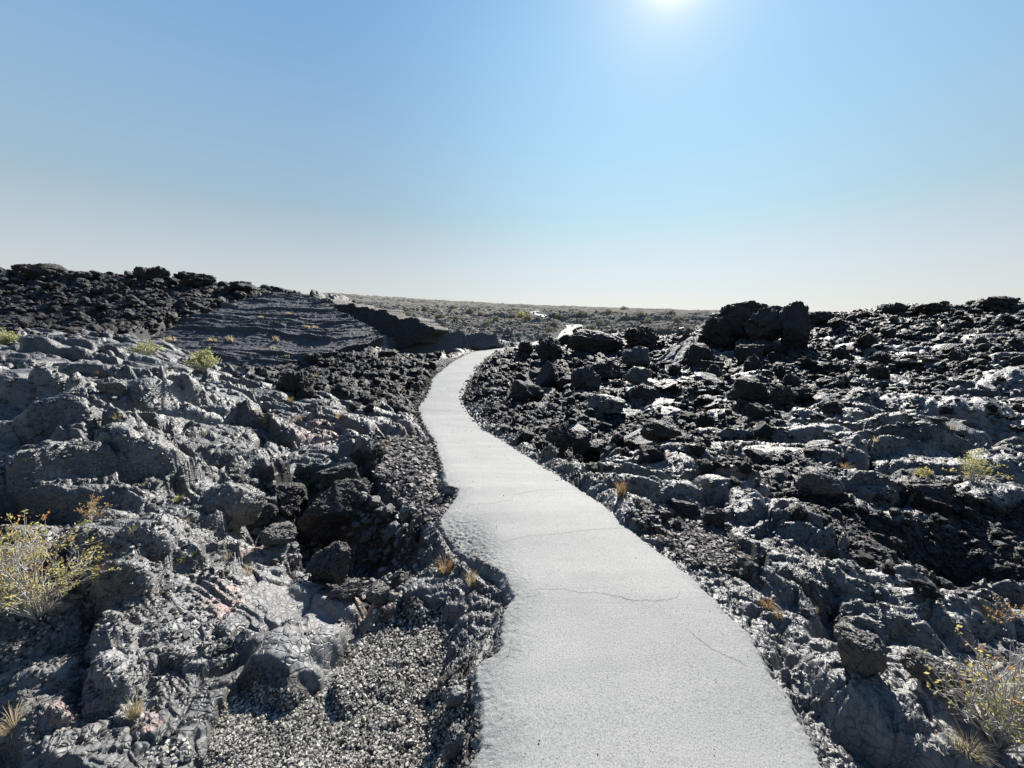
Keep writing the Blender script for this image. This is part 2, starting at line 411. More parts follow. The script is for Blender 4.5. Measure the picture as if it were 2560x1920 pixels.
# ------------------------------------------------------------------ polar grid
D = FAST_MESH
azd = np.concatenate([np.linspace(-180, -72, 60)[:-1], np.linspace(-72, -60, 60)[:-1], np.linspace(-60, 60, int(1350 * D))[:-1], np.linspace(60, 72, 60)[:-1], np.linspace(72, 180, 61)])
AZ = np.radians(azd)
r1 = np.exp(np.linspace(np.log(.95), np.log(70), int(1080 * D)))
RR_ = np.concatenate([[.02, .3, .5, .65, .8, .88], r1, np.exp(np.linspace(np.log(70), np.log(330), 230))[1:], np.exp(np.linspace(np.log(330), np.log(6000), 40))[1:]])
LR = np.log(RR_)
X = np.sin(AZ)[None, :] * RR_[:, None]; Y = np.cos(AZ)[None, :] * RR_[:, None]
# coarse base evaluation then bilinear
sa = np.unique(np.concatenate([np.arange(0, len(AZ), 6), [len(AZ) - 1]])); sr = np.unique(np.concatenate([np.arange(0, 6), np.arange(6, len(RR_), 6), [len(RR_) - 1]]))
Bc = base_at(X[np.ix_(sr, sa)], Y[np.ix_(sr, sa)])
tmp = np.empty((len(sr), len(AZ)))
for i in range(len(sr)): tmp[i] = np.interp(np.arange(len(AZ)), sa, Bc[i])
Z0 = np.empty((len(RR_), len(AZ)))
for j in range(len(AZ)): Z0[:, j] = np.interp(np.arange(len(RR_)), sr, tmp[:, j])
RG = np.repeat(RR_[:, None], len(AZ), 1)
# beyond the far crest the plain falls gently below the eye line
far_f = sstep(np.log(240), np.log(900), np.log(RG))
Z0 = Z0 * (1 - far_f) + (-3.) * far_f

class Field:
    def __init__(s, Z): s.Z = Z
    def at(s, x, y):
        a = np.degrees(np.arctan2(x, y)); r = np.sqrt(x * x + y * y)
        ia = np.interp(a, azd, np.arange(len(azd))); ir = np.interp(r, RR_, np.arange(len(RR_)))
        i0 = np.clip(np.floor(ir).astype(int), 0, len(RR_) - 2); j0 = np.clip(np.floor(ia).astype(int), 0, len(AZ) - 2)
        fi = ir - i0; fj = ia - j0; Z = s.Z
        return (Z[i0, j0] * (1 - fi) + Z[i0 + 1, j0] * fi) * (1 - fj) + (Z[i0, j0 + 1] * (1 - fi) + Z[i0 + 1, j0 + 1] * fi) * fj
    def hit(s, u, v):
        """first ground point seen along the pixel (u, v)"""
        a, y, sz = ray(u, v); hl = math.hypot(a, y); az = math.degrees(math.atan2(a, y))
        ja = np.interp(az, azd, np.arange(len(azd))); j0 = int(min(ja, len(azd) - 2)); f = ja - j0
        col = s.Z[:, j0] * (1 - f) + s.Z[:, j0 + 1] * f
        rz = CAMZ + sz / hl * RR_
        dd = rz - col; below = np.where((dd[6:] < 0))[0]
        if len(below) == 0: k = len(RR_) - 60
        else: k = below[0] + 6
        if k > 6:
            t = dd[k - 1] / (dd[k - 1] - dd[k] + 1e-9); r = RR_[k - 1] + (RR_[k] - RR_[k - 1]) * min(max(t, 0), 1)
        else: r = RR_[k]
        x = r * a / hl; yy = r * y / hl; z = float(s.at(np.array([x]), np.array([yy]))[0])
        dep = CP * yy - SP * (z - CAMZ)
        return np.array([x, yy, z]), dep
F0 = Field(Z0)
tick('rbf')
print('base ok')

U0, V0, DEP0 = project(X, Y, Z0)
wob = vnoise(U0 / 45, V0 / 30, 91) * 16; wob2 = vnoise(U0 / 45 + 40, V0 / 30, 92) * 10
UW, VW = U0 + wob, V0 + wob2
FRONT = (Y > .3)
def poly_mask(poly, u=None, v=None):
    u = UW if u is None else u; v = VW if v is None else v
    ins = np.zeros(u.shape, bool); n = len(poly)
    for i in range(n):
        x1, y1 = poly[i]; x2, y2 = poly[(i + 1) % n]
        if y1 == y2: continue
        c = ((y1 > v) != (y2 > v)) & (u < (x2 - x1) * (v - y1) / (y2 - y1) + x1)
        ins ^= c
    return ins & FRONT
def blur(m, n=3):
    m = m.astype(np.float32)
    for _ in range(n):
        m[1:-1] = (m[:-2] + m[1:-1] * 2 + m[2:]) / 4; m[:, 1:-1] = (m[:, :-2] + m[:, 1:-1] * 2 + m[:, 2:]) / 4
    return m
AA_POLYS = [
 [(-900,560),(870,728),(760,750),(640,765),(420,822),(300,848),(-900,842)],
 [(560,940),(650,915),(760,925),(830,895),(960,880),(1100,880),(1085,940),(1060,1000),(1030,1045),(950,1040),(870,1015),(700,985),(640,960)],
 [(1160,945),(1200,905),(1330,862),(1560,840),(1760,850),(2000,790),(2110,780),(2400,760),(3400,760),(3400,1080),(2560,1080),(2400,1020),(2250,1090),(2000,1040),(1960,1090),(2150,1110),(2090,1180),(2010,1290),(1900,1250),(1780,1190),(1600,1140),(1480,1190),(1300,1115),(1160,1010)],
 [(1950,1250),(2300,1200),(2900,1300),(2900,1500),(2170,1490)],
 [(560,1190),(700,1210),(830,1190),(1000,1290),(1070,1400),(1000,1500),(830,1500),(700,1430),(600,1330)],
]
aa = np.zeros(X.shape, np.float32)
for p in AA_POLYS: aa = np.maximum(aa, poly_mask(p))
aa = blur(aa, 4)
GRAVEL_POLYS = [
 [(480,1990),(560,1760),(640,1705),(720,1725),(790,1740),(850,1690),(870,1600),(960,1555),(1030,1520),(1110,1520),(1120,1640),(1100,1700),(1190,1700),(1190,2100),(480,2100)],
 [(1560,1290),(1640,1275),(1800,1320),(1880,1400),(1925,1470),(1830,1430),(1740,1420),(1660,1360)],
 [(930,1095),(1090,1095),(1120,1215),(1120,1290),(1060,1310),(1000,1260),(930,1180)],
 [(1076,925),(1100,895),(1200,870),(1190,895),(1090,960),(1060,1010),(1045,1070),(1030,1070),(1046,1000)],
]
gravel = np.zeros(X.shape, np.float32)
for p in GRAVEL_POLYS: gravel = np.maximum(gravel, poly_mask(p))
gravel = blur(gravel, 4)
PINK = [(800,1100,75,42),(1030,1098,40,16),(955,1665,95,80),(935,1530,60,22),(1790,1240,55,22),(1640,1185,40,18),(180,1830,90,50),(370,1840,60,40),(560,1540,60,60),(470,1290,40,14),(2420,1900,70,40),(540,1165,40,14),(2160,1412,25,9),(1565,1150,30,10),(640,1400,50,40)]
pink = np.zeros(X.shape, np.float32)
for (u, v, a, b) in PINK:
    d = ((UW - u) / a) ** 2 + ((VW - v) / b) ** 2
    pink = np.maximum(pink, np.where(FRONT, sstep(1.2, .3, d), 0).astype(np.float32))
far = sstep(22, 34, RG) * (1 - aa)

tick('masks')
# ---- ledges: the ground steps up behind a traced line
Z = Z0.copy()
LEDGES = [  # polyline (photo pixels of the foot of the step), step height m, run-out m, nose sharpness m
 ([(-120,1042),(60,1045),(200,1044),(300,1030),(380,1010)], .36, 1.6, .05),
 ([(330,1118),(430,1128),(520,1165),(575,1205)], -.5, .55, .1),
 ([(-120,1262),(100,1258),(240,1248),(400,1236),(540,1234)], .40, 1.0, .05),
 ([(120,1500),(200,1512),(310,1550),(400,1540)], .24, .5, .04),
 ([(-60,1600),(120,1590),(230,1560)], .10, .4, .04),
 ([(180,1735),(290,1690),(370,1635)], .10, .3, .03),
 ([(60,1900),(200,1860),(330,1800)], .10, .3, .03),
 ([(190,1800),(270,1770),(330,1730)], .07, .25, .03),
 ([(2110,1172),(2230,1170),(2330,1160),(2400,1145)], .30, 1.0, .06),
 ([(2330,1145),(2440,1135),(2600,1150)], .35, 1.4, .1),
 ([(2160,1500),(2260,1512),(2400,1510),(2600,1520)], .22, .8, .08),
 ([(1975,1710),(2010,1738),(2070,1745)], .08, .3, .02),
 ([(1810,1420),(1870,1475),(1935,1537)], .10, .35, .02),
 ([(2290,1070),(2400,1085),(2560,1085)], .35, 1.2, .1),
 ([(2100,1075),(2180,1060),(2230,1040)], .25, .8, .08),
 ([(340,1060),(450,1050),(620,1046)], .26, .8, .05),
 ([(0,1130),(150,1125),(300,1135)], .24, .8, .05),
 ([(350,975),(480,965),(560,955)], .2, 1.0, .06),
 ([(0,905),(150,898),(300,905)], .14, 1.2, .08),
 ([(150,1352),(260,1362),(380,1350)], .1, .5, .04),
 ([(330,1455),(420,1470),(560,1480)], .12, .4, .03),
]
wx = fbm(X * 1.1, Y * 1.1, 31, 3) * .22; wy = fbm(X * 1.1 + 9, Y * 1.1 - 4, 32, 3) * .22
for pl, h, run, sh in LEDGES:
    pts = [F0.hit(u, v)[0][:2] for u, v in pl]
    c = np.mean(pts, 0); rad = max(np.linalg.norm(p - c) for p in pts) + abs(run) * 3 + .5
    m = (np.abs(X - c[0]) < rad) & (np.abs(Y - c[1]) < rad)
    x = X[m] + wx[m] * min(1, run); y = Y[m] + wy[m] * min(1, run)
    best = np.full(x.shape, 1e9); sd = np.zeros(x.shape); tpos = np.zeros(x.shape)
    ns = len(pts) - 1
    for k in range(ns):
        a = pts[k]; b = pts[k + 1]; e = b - a; l2 = e @ e
        tr = ((x - a[0]) * e[0] + (y - a[1]) * e[1]) / l2; t = np.clip(tr, 0, 1)
        dx = x - a[0] - t * e[0]; dy = y - a[1] - t * e[1]; d = np.hypot(dx, dy)
        mm = d < best
        best = np.where(mm, d, best); sd = np.where(mm, np.sign(e[0] * dy - e[1] * dx), sd); tpos = np.where(mm, (k + t) / ns, tpos)
    s = best * sd
    prof = sstep(-sh, sh * 1.5, s) * np.exp(-np.maximum(s, 0) / run)
    endf = np.clip(np.sin(np.clip(tpos, 0, 1) * math.pi), 0, 1) ** .4
    Z[m] += h * prof * endf

tick('ledges')
# ---- lobes: rounded pahoehoe toes and domes   (u, v of foot, width px, height m, aspect depth/width, rotation deg, boxiness)
LOBES = [
 (640,1205,150,.28,.9,20,2.4),(805,1195,170,.25,1.0,-25,2.6),(668,1455,155,.26,.8,15,2.3),(720,1728,300,.26,.72,-18,2.4),(870,1795,90,.09,1.6,35,2.2),(1180,1640,125,.13,.95,10,2.8),(1085,1535,185,.12,.6,5,2.5),
 (955,1735,150,.06,.8,10,3),(150,1215,260,.2,.6,5,2.5),(360,1215,260,.22,.7,-15,2.5),(80,1150,180,.15,.6,10,2.5),(330,1095,220,.18,.6,0,2.5),(420,965,200,.25,.7,-5,2.3),(90,945,180,.22,.6,0,2.3),(250,880,180,.25,.7,0,2.4),(520,990,180,.2,.6,-10,2.4),(520,1045,240,.2,.5,0,2.5),
 (400,1330,320,.15,.45,5,2.5),(200,1470,170,.14,.6,-5,2.5),(480,1480,260,.16,.4,10,3),(100,1610,260,.15,.55,15,2.4),(120,1740,320,.14,.45,25,2.4),(420,1770,200,.08,.5,20,2.6),(250,1900,260,.1,.5,25,2.4),(560,1890,160,.05,.6,20,2.4),
 (350,1430,200,.14,.5,0,2.6),(530,1420,120,.12,.7,20,2.5),(1120,1760,100,.09,.8,20,2.2),
 (2190,1930,460,.22,.75,-38,2.3),(1990,1660,260,.10,.55,-45,2.4),(2235,1610,260,.16,.6,-25,2.4),(2090,1500,210,.16,.7,-15,2.4),(2365,1580,290,.18,.5,-15,2.6),(2150,1260,160,.22,.7,-20,2.4),(2056,1180,110,.18,.8,10,2.4),
 (2250,1165,280,.22,.6,-8,3),(2500,1290,220,.2,.6,-10,2.5),(2510,1180,200,.2,.7,-10,2.5),(2150,1055,110,.3,1.,20,2.3),(2400,1055,230,.42,.7,-10,2.5),(2520,985,140,.4,1.,0,2.6),(2150,895,150,.35,.8,10,2.6),(2090,930,90,.18,.9,0,3),(2330,940,110,.3,.9,0,2.5),
 (2250,1015,130,.3,.8,0,2.5),(2480,870,160,.35,.8,0,2.5),(1800,1060,85,.2,1,0,2.5),(1775,1105,80,.18,1,0,2.6),(1700,1215,190,.28,1.3,-35,2.4),(1600,1290,110,.12,.6,-8,2.7),(1852,1330,120,.22,1.6,-48,2.4),(1690,1270,120,.14,.9,-20,2.4),(1540,1220,70,.08,.9,0,2.4),
 (2290,905,100,.22,.8,0,2.5),(2370,885,90,.22,.8,0,2.5),(2440,940,110,.25,.8,0,2.5),(2210,965,110,.2,.8,10,2.5),(2060,1010,90,.2,.9,0,2.6),(2560,920,150,.3,.8,0,2.5),(2010,930,70,.15,.9,0,2.6),(2230,850,90,.22,.8,0,2.6),
 (2000,1390,160,.12,.7,-30,2.4),(2290,1340,240,.16,.5,-10,2.5),(1660,1060,110,.22,.8,10,2.6),(860,1080,110,.2,.9,-20,2.4),(930,1075,90,.22,.8,20,2.4),(700,1065,170,.16,.5,0,2.6),(780,1025,170,.3,.5,-5,2.4),(640,1000,160,.25,.5,0,2.4),
]
lobem = np.zeros(X.shape, np.float32); lobe_dir = np.zeros(X.shape, np.float32); lobe_id = np.zeros(X.shape, np.float32)
FZ = Field(Z)
for li, (u, v, wp, h, asp, rot, pw) in enumerate(LOBES):
    if u < 1300: h *= .55 if v < 1180 else (.42 if u < 600 else .7)
    foot, dep = FZ.hit(u, v)
    a = wp * dep / F / 2; b = a * asp
    ca_, sa_ = math.cos(math.radians(rot)), math.sin(math.radians(rot))
    hd = foot[:2] / np.linalg.norm(foot[:2])
    c = foot[:2] + hd * b * .9
    zc = float(F0.at(np.array([c[0]]), np.array([c[1]]))[0]); zf = foot[2]; zc = .5 * zc + .5 * zf
    rad = max(a, b) * 1.6
    m = (np.abs(X - c[0]) < rad) & (np.abs(Y - c[1]) < rad)
    k = 1.0 / max(a, .2)
    x = X[m] - c[0] + fbm(X[m] * k, Y[m] * k, 200 + li, 3) * a * .55; y = Y[m] - c[1] + fbm(X[m] * k + 5, Y[m] * k, 300 + li, 3) * a * .55
    p = (x * ca_ + y * sa_) / a; q = (-x * sa_ + y * ca_) / b
    r = (np.abs(p) ** pw + np.abs(q) ** pw) ** (1 / pw)
    dome = h * np.clip(1 - r ** 2.8, 0, 1) ** .55
    zz = zc - .35 * h + dome * 1.25
    cur = Z[m]; kk = h * .18
    hh = np.clip(.5 + .5 * (zz - cur) / kk, 0, 1)
    new = cur + (zz - cur) * hh + kk * hh * (1 - hh)
    new = np.where(r < 1.0, new, cur)
    Z[m] = np.maximum(cur, new)
    lm = lobem[m]; w = (sstep(1.0, .8, r) * hh); lobem[m] = np.maximum(lm, w)
    ld = lobe_dir[m]; ld[w > .3] = math.radians(rot) + .3; lobe_dir[m] = ld
    li_ = lobe_id[m]; li_[w > .3] = li + 1; lobe_id[m] = li_

tick('lobes')
# ---- pits
PITS = [(500,1160,85,40,.35),(700,1360,120,40,.25),(950,1370,60,40,.15),(930,1480,60,30,.2),(230,1510,90,30,.18),(2060,1610,35,28,.2),(2430,1460,170,40,.25),(2460,1110,130,35,.25),(2090,1680,40,15,.06),(1480,1140,45,20,.3),(870,1385,130,50,.2),(150,1005,150,25,.15),(330,1225,200,14,.08)]
for (u, v, a, b, h) in PITS:
    d = ((UW - u) / a) ** 2 + ((VW - v) / b) ** 2
    Z -= np.where(FRONT, h * np.exp(-d * 1.2), 0)
# sink the ground below the separately built tilted slabs
SINK = [[(330,835),(560,770),(700,738),(770,742),(860,800),(960,850),(880,870),(800,900),(660,925),(500,905),(380,870)],
        [(940,855),(1070,832),(1230,830),(1300,862),(1200,872),(1100,885),(960,885)]]
sheet = np.where((U0 > 1500) & (V0 > 850) & FRONT, sstep(.02, .16, fbm(X * .5 + 3, Y * .5, 611, 3)), 0)
aa = aa * (1 - .92 * lobem) * (1 - .92 * sheet); far = sstep(22, 34, RG) * (1 - aa) * (1 - lobem)
sink = np.zeros(X.shape, np.float32)
for p in SINK: sink = np.maximum(sink, poly_mask(p, U0, V0))
sink = blur(sink, 6); Z -= sink * .55

tick('pits')
# ---- detail
print('detail')
PO, PZ, PSIDE = np.full(X.shape, 1e3), np.zeros(X.shape), np.zeros(X.shape)
mq = (RG < 130) & (np.abs(np.degrees(np.arctan2(X, Y))) < 62) | (RG < 8)
mq &= (X > -12) & (X < 25)
c6, _, _ = path_query(X[::8, ::8], Y[::8, ::8])
c6 = np.repeat(np.repeat(c6, 8, 0), 8, 1)[:X.shape[0], :X.shape[1]]
mq &= c6 < np.maximum(2.0, RG * .12)
PO[mq], PZ[mq], PSIDE[mq] = path_query(X[mq], Y[mq])
tick('pq')
SPC = RG * .0045
def att(lam): return np.clip((lam / SPC - 1.6) / 2.0, 0, 1)
pah = np.clip(1 - aa - gravel, 0, 1)
pahn = pah * (1 - far)
FULL = dict(X=X, Y=Y, Z=Z, RG=RG, SPC=SPC, pahn=pahn, lobem=lobem, lobe_dir=lobe_dir, lobe_id=lobe_id, U0=U0, V0=V0, gravel=gravel, FRONT=FRONT)
MK = (np.maximum(pahn, gravel) > .004) & (RG < 400)
X, Y, Z, RG, SPC, pahn, lobem, lobe_dir, lobe_id, U0, V0, gravel, FRONT = [FULL[k][MK] for k in ('X', 'Y', 'Z', 'RG', 'SPC', 'pahn', 'lobem', 'lobe_dir', 'lobe_id', 'U0', 'V0', 'gravel', 'FRONT')]
wX = X + fbm(X * .8, Y * .8, 41, 2) * .5 + fbm(X * 5, Y * 5, 43, 3) * .05; wY = Y + fbm(X * .8 + 7, Y * .8, 42, 2) * .5 + fbm(X * 5, Y * 5, 44, 3) * .05
# L1 broad flat-topped pillows and plates ~1.3 m wide
f1, f2, cid, dx, dy = voro(wX * .72, wY * 1.15, 3)
dome = np.minimum(np.sqrt(np.clip(1 - (f1 / .82) ** 2, 0, 1)), .72)
tilt = dx * (cid - .5) * 1.3 + dy * (.25 + .5 * h01(np.floor(cid * 9999), np.floor(cid * 777), 6))
ed_ = f2 - f1
gap = sstep(0.0, .10, ed_)
pil = 1 - np.exp(-ed_ * 7.5)
amp1 = .115 * (1 - .85 * lobem) * np.clip(RG / 3.6, .33, 1.25) * (.45 + .9 * h01(np.floor(cid * 7919), np.floor(cid * 104), 77))
Z += pahn * amp1 * (pil * 1.15 - tilt * .6 + (cid - .5) * .6) - pahn * (1 - gap) * .10 * (1 - lobem) * np.clip(RG / 3, .5, 1.4)
tone = cid
# L1b ~0.5 m
f1, f2, cid2, dx, dy = voro(wX * 1.7 + 3, wY * 2.8, 13)
gap2 = sstep(0.0, .08, f2 - f1)
amp = .026 * (1 - .45 * lobem) * np.clip(RG / 3.0, .45, 1.3)
Z += pahn * amp * att(.35) * (np.minimum(np.sqrt(np.clip(1 - (f1 / .8) ** 2, 0, 1)), .7) * .8 + (gap2 - 1) * 1.2 + dx * (cid2 - .5) * 1.5 - dy * (cid2 - .2) * 1.2 + (cid2 - .5) * .7)
# overlapping crust sheets: broken terraces with a steep face towards -y and a nearly level top
SD = X * .30 + Y * .95
for k_, (fx_, fy_, cy_, wd_, am_) in enumerate(((.42, .75, 1.15, 1.2, .13), (1.2, 1.7, 2.3, 1.5, .032), (3.2, 4.6, 6.2, 1.5, .017))):
    lay = fbm(X * fx_ + k_ * 31, Y * fy_, 61 + 7 * k_, 3, .5) * wd_ + SD * cy_
    fr = lay - np.floor(lay)
    hgt = .35 + 1.1 * sstep(-.35, .35, vnoise(X * fx_ * 1.1 + 5, Y * fy_ * 1.1, 68 + k_))
    stp = sstep(.0, .12, fr) * (1 - fr) - .4
    Z += pahn * am_ * hgt * (1 - .55 * lobem) * att(.5 / cy_) * stp * np.clip(RG / 3, .65, 1.5)
# L2 small plates with cracks ~ 0.14 m
ww = fbm(X * 6, Y * 6, 71, 3) * .06
f1, f2, cid3, dx, dy = voro((X + ww) * 6.0, (Y + ww) * 8.5, 23)
gap3 = sstep(0.0, .09, f2 - f1)
msk3 = sstep(-.25, .1, fbm(X * .8, Y * .8, 77, 2))
Z += pahn * .011 * att(.12) * msk3 * ((gap3 - 1) * 1.2 + dx * (cid3 - .5) * 2.2 - dy * (cid3 - .3) * 1.6 + (cid3 - .5) * .9)
# ropes
RFm = (U0 > 1650) & (V0 > 1380) & FRONT
th = np.where(RFm, -1.35 + fbm(X * .5, Y * .5, 81, 2) * .8, lobe_dir + fbm(X * .35, Y * .35, 81, 2) * 2.2 + .3)
cellid = np.where(lobem > .3, lobe_id, np.floor(cid * 40))
th = th + np.where(RFm, 0, (h01(cellid, cellid * 0 + 3, 9) - .5) * .9)
wr = fbm(X * 2.2, Y * 2.2, 83, 3) * .16
sR = (-(X) * np.sin(th) + Y * np.cos(th)) + wr
def ropes(lam, s):
    w2 = vnoise(X * 3, Y * 3, s) * .35 + vnoise(X * 11, Y * 11, s + 1) * .05
    ph = sR / lam + w2 * 1.6
    fr = ph - np.floor(ph)
    brk = .5 + .5 * vnoise(X * 7, Y * 7, s + 3)
    return (sstep(0, .18, fr) * (1 - fr * .9)) * (.5 + brk)
rp = ropes(.05, 5) * .007 * att(.06) + ropes(.12, 6) * .014 * att(.14) + ropes(.33, 8) * .02 * att(.3)
ropem = sstep(-.25, .15, fbm(X * .7 + 3, Y * .7, 85, 2))
RF = ((U0 > 1700) & (V0 > 1480)).astype(np.float32)      # long flow ribs along the right flank
Z += (pahn + gravel * .1) * rp * (.25 + .75 * ropem) * (.7 + .5 * lobem + 1.1 * RF)
# fine roughness
fine = fbm(X * 6, Y * 6, 95, 5, .55) * .016 * att(.14) + np.abs(fbm(X * 26, Y * 26, 96, 4, .6)) * -.004 * att(.04)
Z += pahn * fine
tick('aa')
TONE = np.full(FULL['X'].shape, .5, np.float32); TONE[MK] = np.where(lobem > .3, h01(lobe_id, lobe_id * 0, 5), tone); FULL['Z'][MK] = Z; X, Y, Z, RG, SPC, pahn, lobem, U0, V0, gravel, FRONT = [FULL[k] for k in ('X', 'Y', 'Z', 'RG', 'SPC', 'pahn', 'lobem', 'U0', 'V0', 'gravel', 'FRONT')]
tick('pahdone')
# aa clinker ground
m = aa > .004; x, y, rg_ = X[m], Y[m], RG[m]; SPCF = SPC; SPC = SPC[m]; add = np.zeros(x.shape); am_ = (aa * (1 - .8 * sink))[m]
for lam, am, s in ((1.6, .16, 1), (.7, .11, 2), (.3, .06, 3), (.13, .028, 4)):
    f1, f2, ci, dx, dy = voro(x / lam + fbm(x / lam, y / lam, s + 50, 2) * .4, y / lam, 100 + s)
    add += am_ * am * att(lam) * (np.sqrt(np.clip(1 - (f1 / .8) ** 2, 0, 1)) - .5 + (ci - .5) * .8) * np.clip(rg_ / 6, .55, 2.0)
add += aa[m] * fbm(x * 5, y * 5, 131, 5, .7) * .09 * np.clip(rg_ / 8, .5, 2)
Z[m] += add; SPC = SPCF
m = gravel > .004; x, y = X[m], Y[m]
SPC = SPCF[m]; Z[m] += gravel[m] * (fbm(x * 2.5, y * 2.5, 141, 4) * .035 + fbm(x * 45, y * 45, 142, 2) * .006 * att(.03))
# far plain
m = (far > .004) & (RG < 1500); x, y = X[m], Y[m]; fm = far[m] * (1 - sstep(400, 1500, RG[m])); SPC = SPCF[m]; add = np.zeros(x.shape)
fw = fbm(x * .12, y * .12, 151, 3) * 5
for lam, am, s in ((11., .7, 1), (4.2, .5, 2), (2.0, .34, 3)):
    f1, f2, ci, dx, dy = voro((x + fw) / lam, y / lam * 1.6, 160 + s)
    add += fm * am * att(lam) * (np.sqrt(np.clip(1 - (f1 / .8) ** 2, 0, 1)) - .5 + (ci - .5) * .9 + dy * (ci - .3) * 1.2)
add += fm * fbm(x * .35, y * .5, 171, 6, .65) * .55
Z[m] += add; SPC = SPCF
tick('detail done')
crev = np.zeros(X.shape, np.float32)
tick('bed')
# ---- the path bed
soft = np.maximum(.22, RG * .018)
edge_n = np.zeros(X.shape); edge_n[PO < 8] = fbm(X[PO < 8] * 5, Y[PO < 8] * 5, 181, 3) * .1
k_in = sstep(0.0, 1.0, np.clip((PO + edge_n * .5) / soft, 0, 1))
drop = np.where(PSIDE < 0, .03, .02) * sstep(3, 1.6, PZ * 0 + RG * .25)
bed = PZ - .035 - drop * sstep(.0, .06, PO)
wr_ = sstep(1.8, .9, PO / np.maximum(.6, RG * .05))
hi = Z > bed
Z = np.where(PO < 900, bed * (1 - k_in) + Z * k_in, Z)
# ground right beside the path must never rise over it
Zcap = PZ + np.maximum(PO, -.2) * np.where(PSIDE < 0, 1.1, .55) - .02
Z = np.where((PO < .5) & (RG < 60), np.minimum(Z, Zcap), Z)
m = (PO < 1.0) & (PO > -.05); x, y = X[m], Y[m]
rimn = sstep(.9, .2, PO[m]) * sstep(-.01, .03, PO[m])
f1, f2, ci, dx, dy = voro(x * 7 + fbm(x * 5, y * 5, 401, 2) * .8, y * 7, 402)
Z[m] -= rimn * np.clip(RG[m] / 4, .7, 2) * (np.abs(fbm(x * 9, y * 9, 403, 5, .65)) * .07 + (1 - sstep(0, .12, f2 - f1)) * .02 + ci * .025)
Z = np.where(PO < 0.0, np.minimum(Z, PZ - .05), Z)
# open the far bend of the path to view
FG = Field(Z); FAA = Field(aa); FLB = Field(lobem * (1 - aa))
nR, nA = Z.shape
print('grid', nR, nA)
V = np.column_stack([X.ravel(), Y.ravel(), Z.ravel()])
idx = np.arange(nR * nA).reshape(nR, nA)
q = np.stack([idx[:-1, :-1], idx[:-1, 1:], idx[1:, 1:], idx[1:, :-1]], -1).reshape(-1, 4)[:, ::-1]
me = mesh_np('ground', V, q, True)
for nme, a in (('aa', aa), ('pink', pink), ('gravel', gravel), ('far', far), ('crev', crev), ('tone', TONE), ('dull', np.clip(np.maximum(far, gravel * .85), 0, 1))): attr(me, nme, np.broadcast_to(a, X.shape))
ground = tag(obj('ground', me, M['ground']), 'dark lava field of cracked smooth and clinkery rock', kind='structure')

tick('pathm')
# ------------------------------------------------------------------ path mesh
nC = 150
NS = 6; sC = np.concatenate([np.zeros(NS), np.linspace(0, 1, nC - 2 * NS), np.ones(NS)])
PX = Lc[:, None, 0] * (1 - sC) + Rc[:, None, 0] * sC
PY = Lc[:, None, 1] * (1 - sC) + Rc[:, None, 1] * sC
PZm = Lc[:, None, 2] * (1 - sC) + Rc[:, None, 2] * sC
wid = np.linalg.norm((Rc - Lc)[:, :2], axis=1)[:, None]
dl = sC[None] * wid; dr = (1 - sC)[None] * wid
dirx = (Rc - Lc)[:, None, 0] / wid; diry = (Rc - Lc)[:, None, 1] / wid
en = fbm(PX * 7, PY * 7, 211, 4, .6)
en2 = fbm(PX * 21, PY * 21, 212, 3, .6)
shift = (en * .04 + en2 * .022) * (np.exp(-dl / .06) + .8 * np.exp(-dr / .06))
PX = PX + dirx * shift; PY = PY + diry * shift
rgp = np.hypot(PX, PY)
apron = np.exp(-(((PX - -.33) / .25) ** 2 + ((PY - 2.6) / .35) ** 2))
edgeL = sstep(.26, .0, dl); edgeR = sstep(.1, .0, dr)
PZm = PZm + fbm(PX * 1.2, PY * 1.2, 221, 3) * .012
crumb = fbm(PX * 34, PY * 34, 231, 4, .75) * .013 - np.abs(fbm(PX * 55, PY * 55, 232, 3, .7)) * .018
PZm = PZm + (.6 * edgeL + .4 * edgeR) * crumb - sstep(.035, 0, dl) * .03 - sstep(.02, 0, dr) * .012 - apron * (.055 - crumb * 2.2) * sstep(.5, .05, dl)
wn_ = fbm(PX[:, :1] * 9 + np.arange(NS) * .9, PY[:, :1] * 9 + np.arange(NS) * .9, 240, 3, .6)
for c_ in range(NS):
    dz_ = .15 * ((NS - c_) / NS) ** 1.1
    PZm[:, c_] -= dz_; PZm[:, nC - 1 - c_] -= dz_ * .8
    o_ = (.5 * dz_ + .045 * wn_[:, c_])
    PX[:, c_] -= dirx[:, 0] * o_; PY[:, c_] -= diry[:, 0] * o_
    PX[:, nC - 1 - c_] += dirx[:, 0] * o_ * .7; PY[:, nC - 1 - c_] += diry[:, 0] * o_ * .7
pv = np.column_stack([PX.ravel(), PY.ravel(), PZm.ravel()])
idp = np.arange(PX.size).reshape(PX.shape)
qp = np.stack([idp[:-1, :-1], idp[:-1, 1:], idp[1:, 1:], idp[1:, :-1]], -1).reshape(-1, 4)
pm = mesh_np('path', pv, qp, True)
attr(pm, 'edge', np.clip(sstep(.26, .02, dl + en * .12) + .45 * sstep(.1, .0, dr + en * .08) + .6 * apron, 0, 1))
path_o = tag(obj('path', pm, M['path']), 'pale worn asphalt footpath winding through the lava', kind='structure')

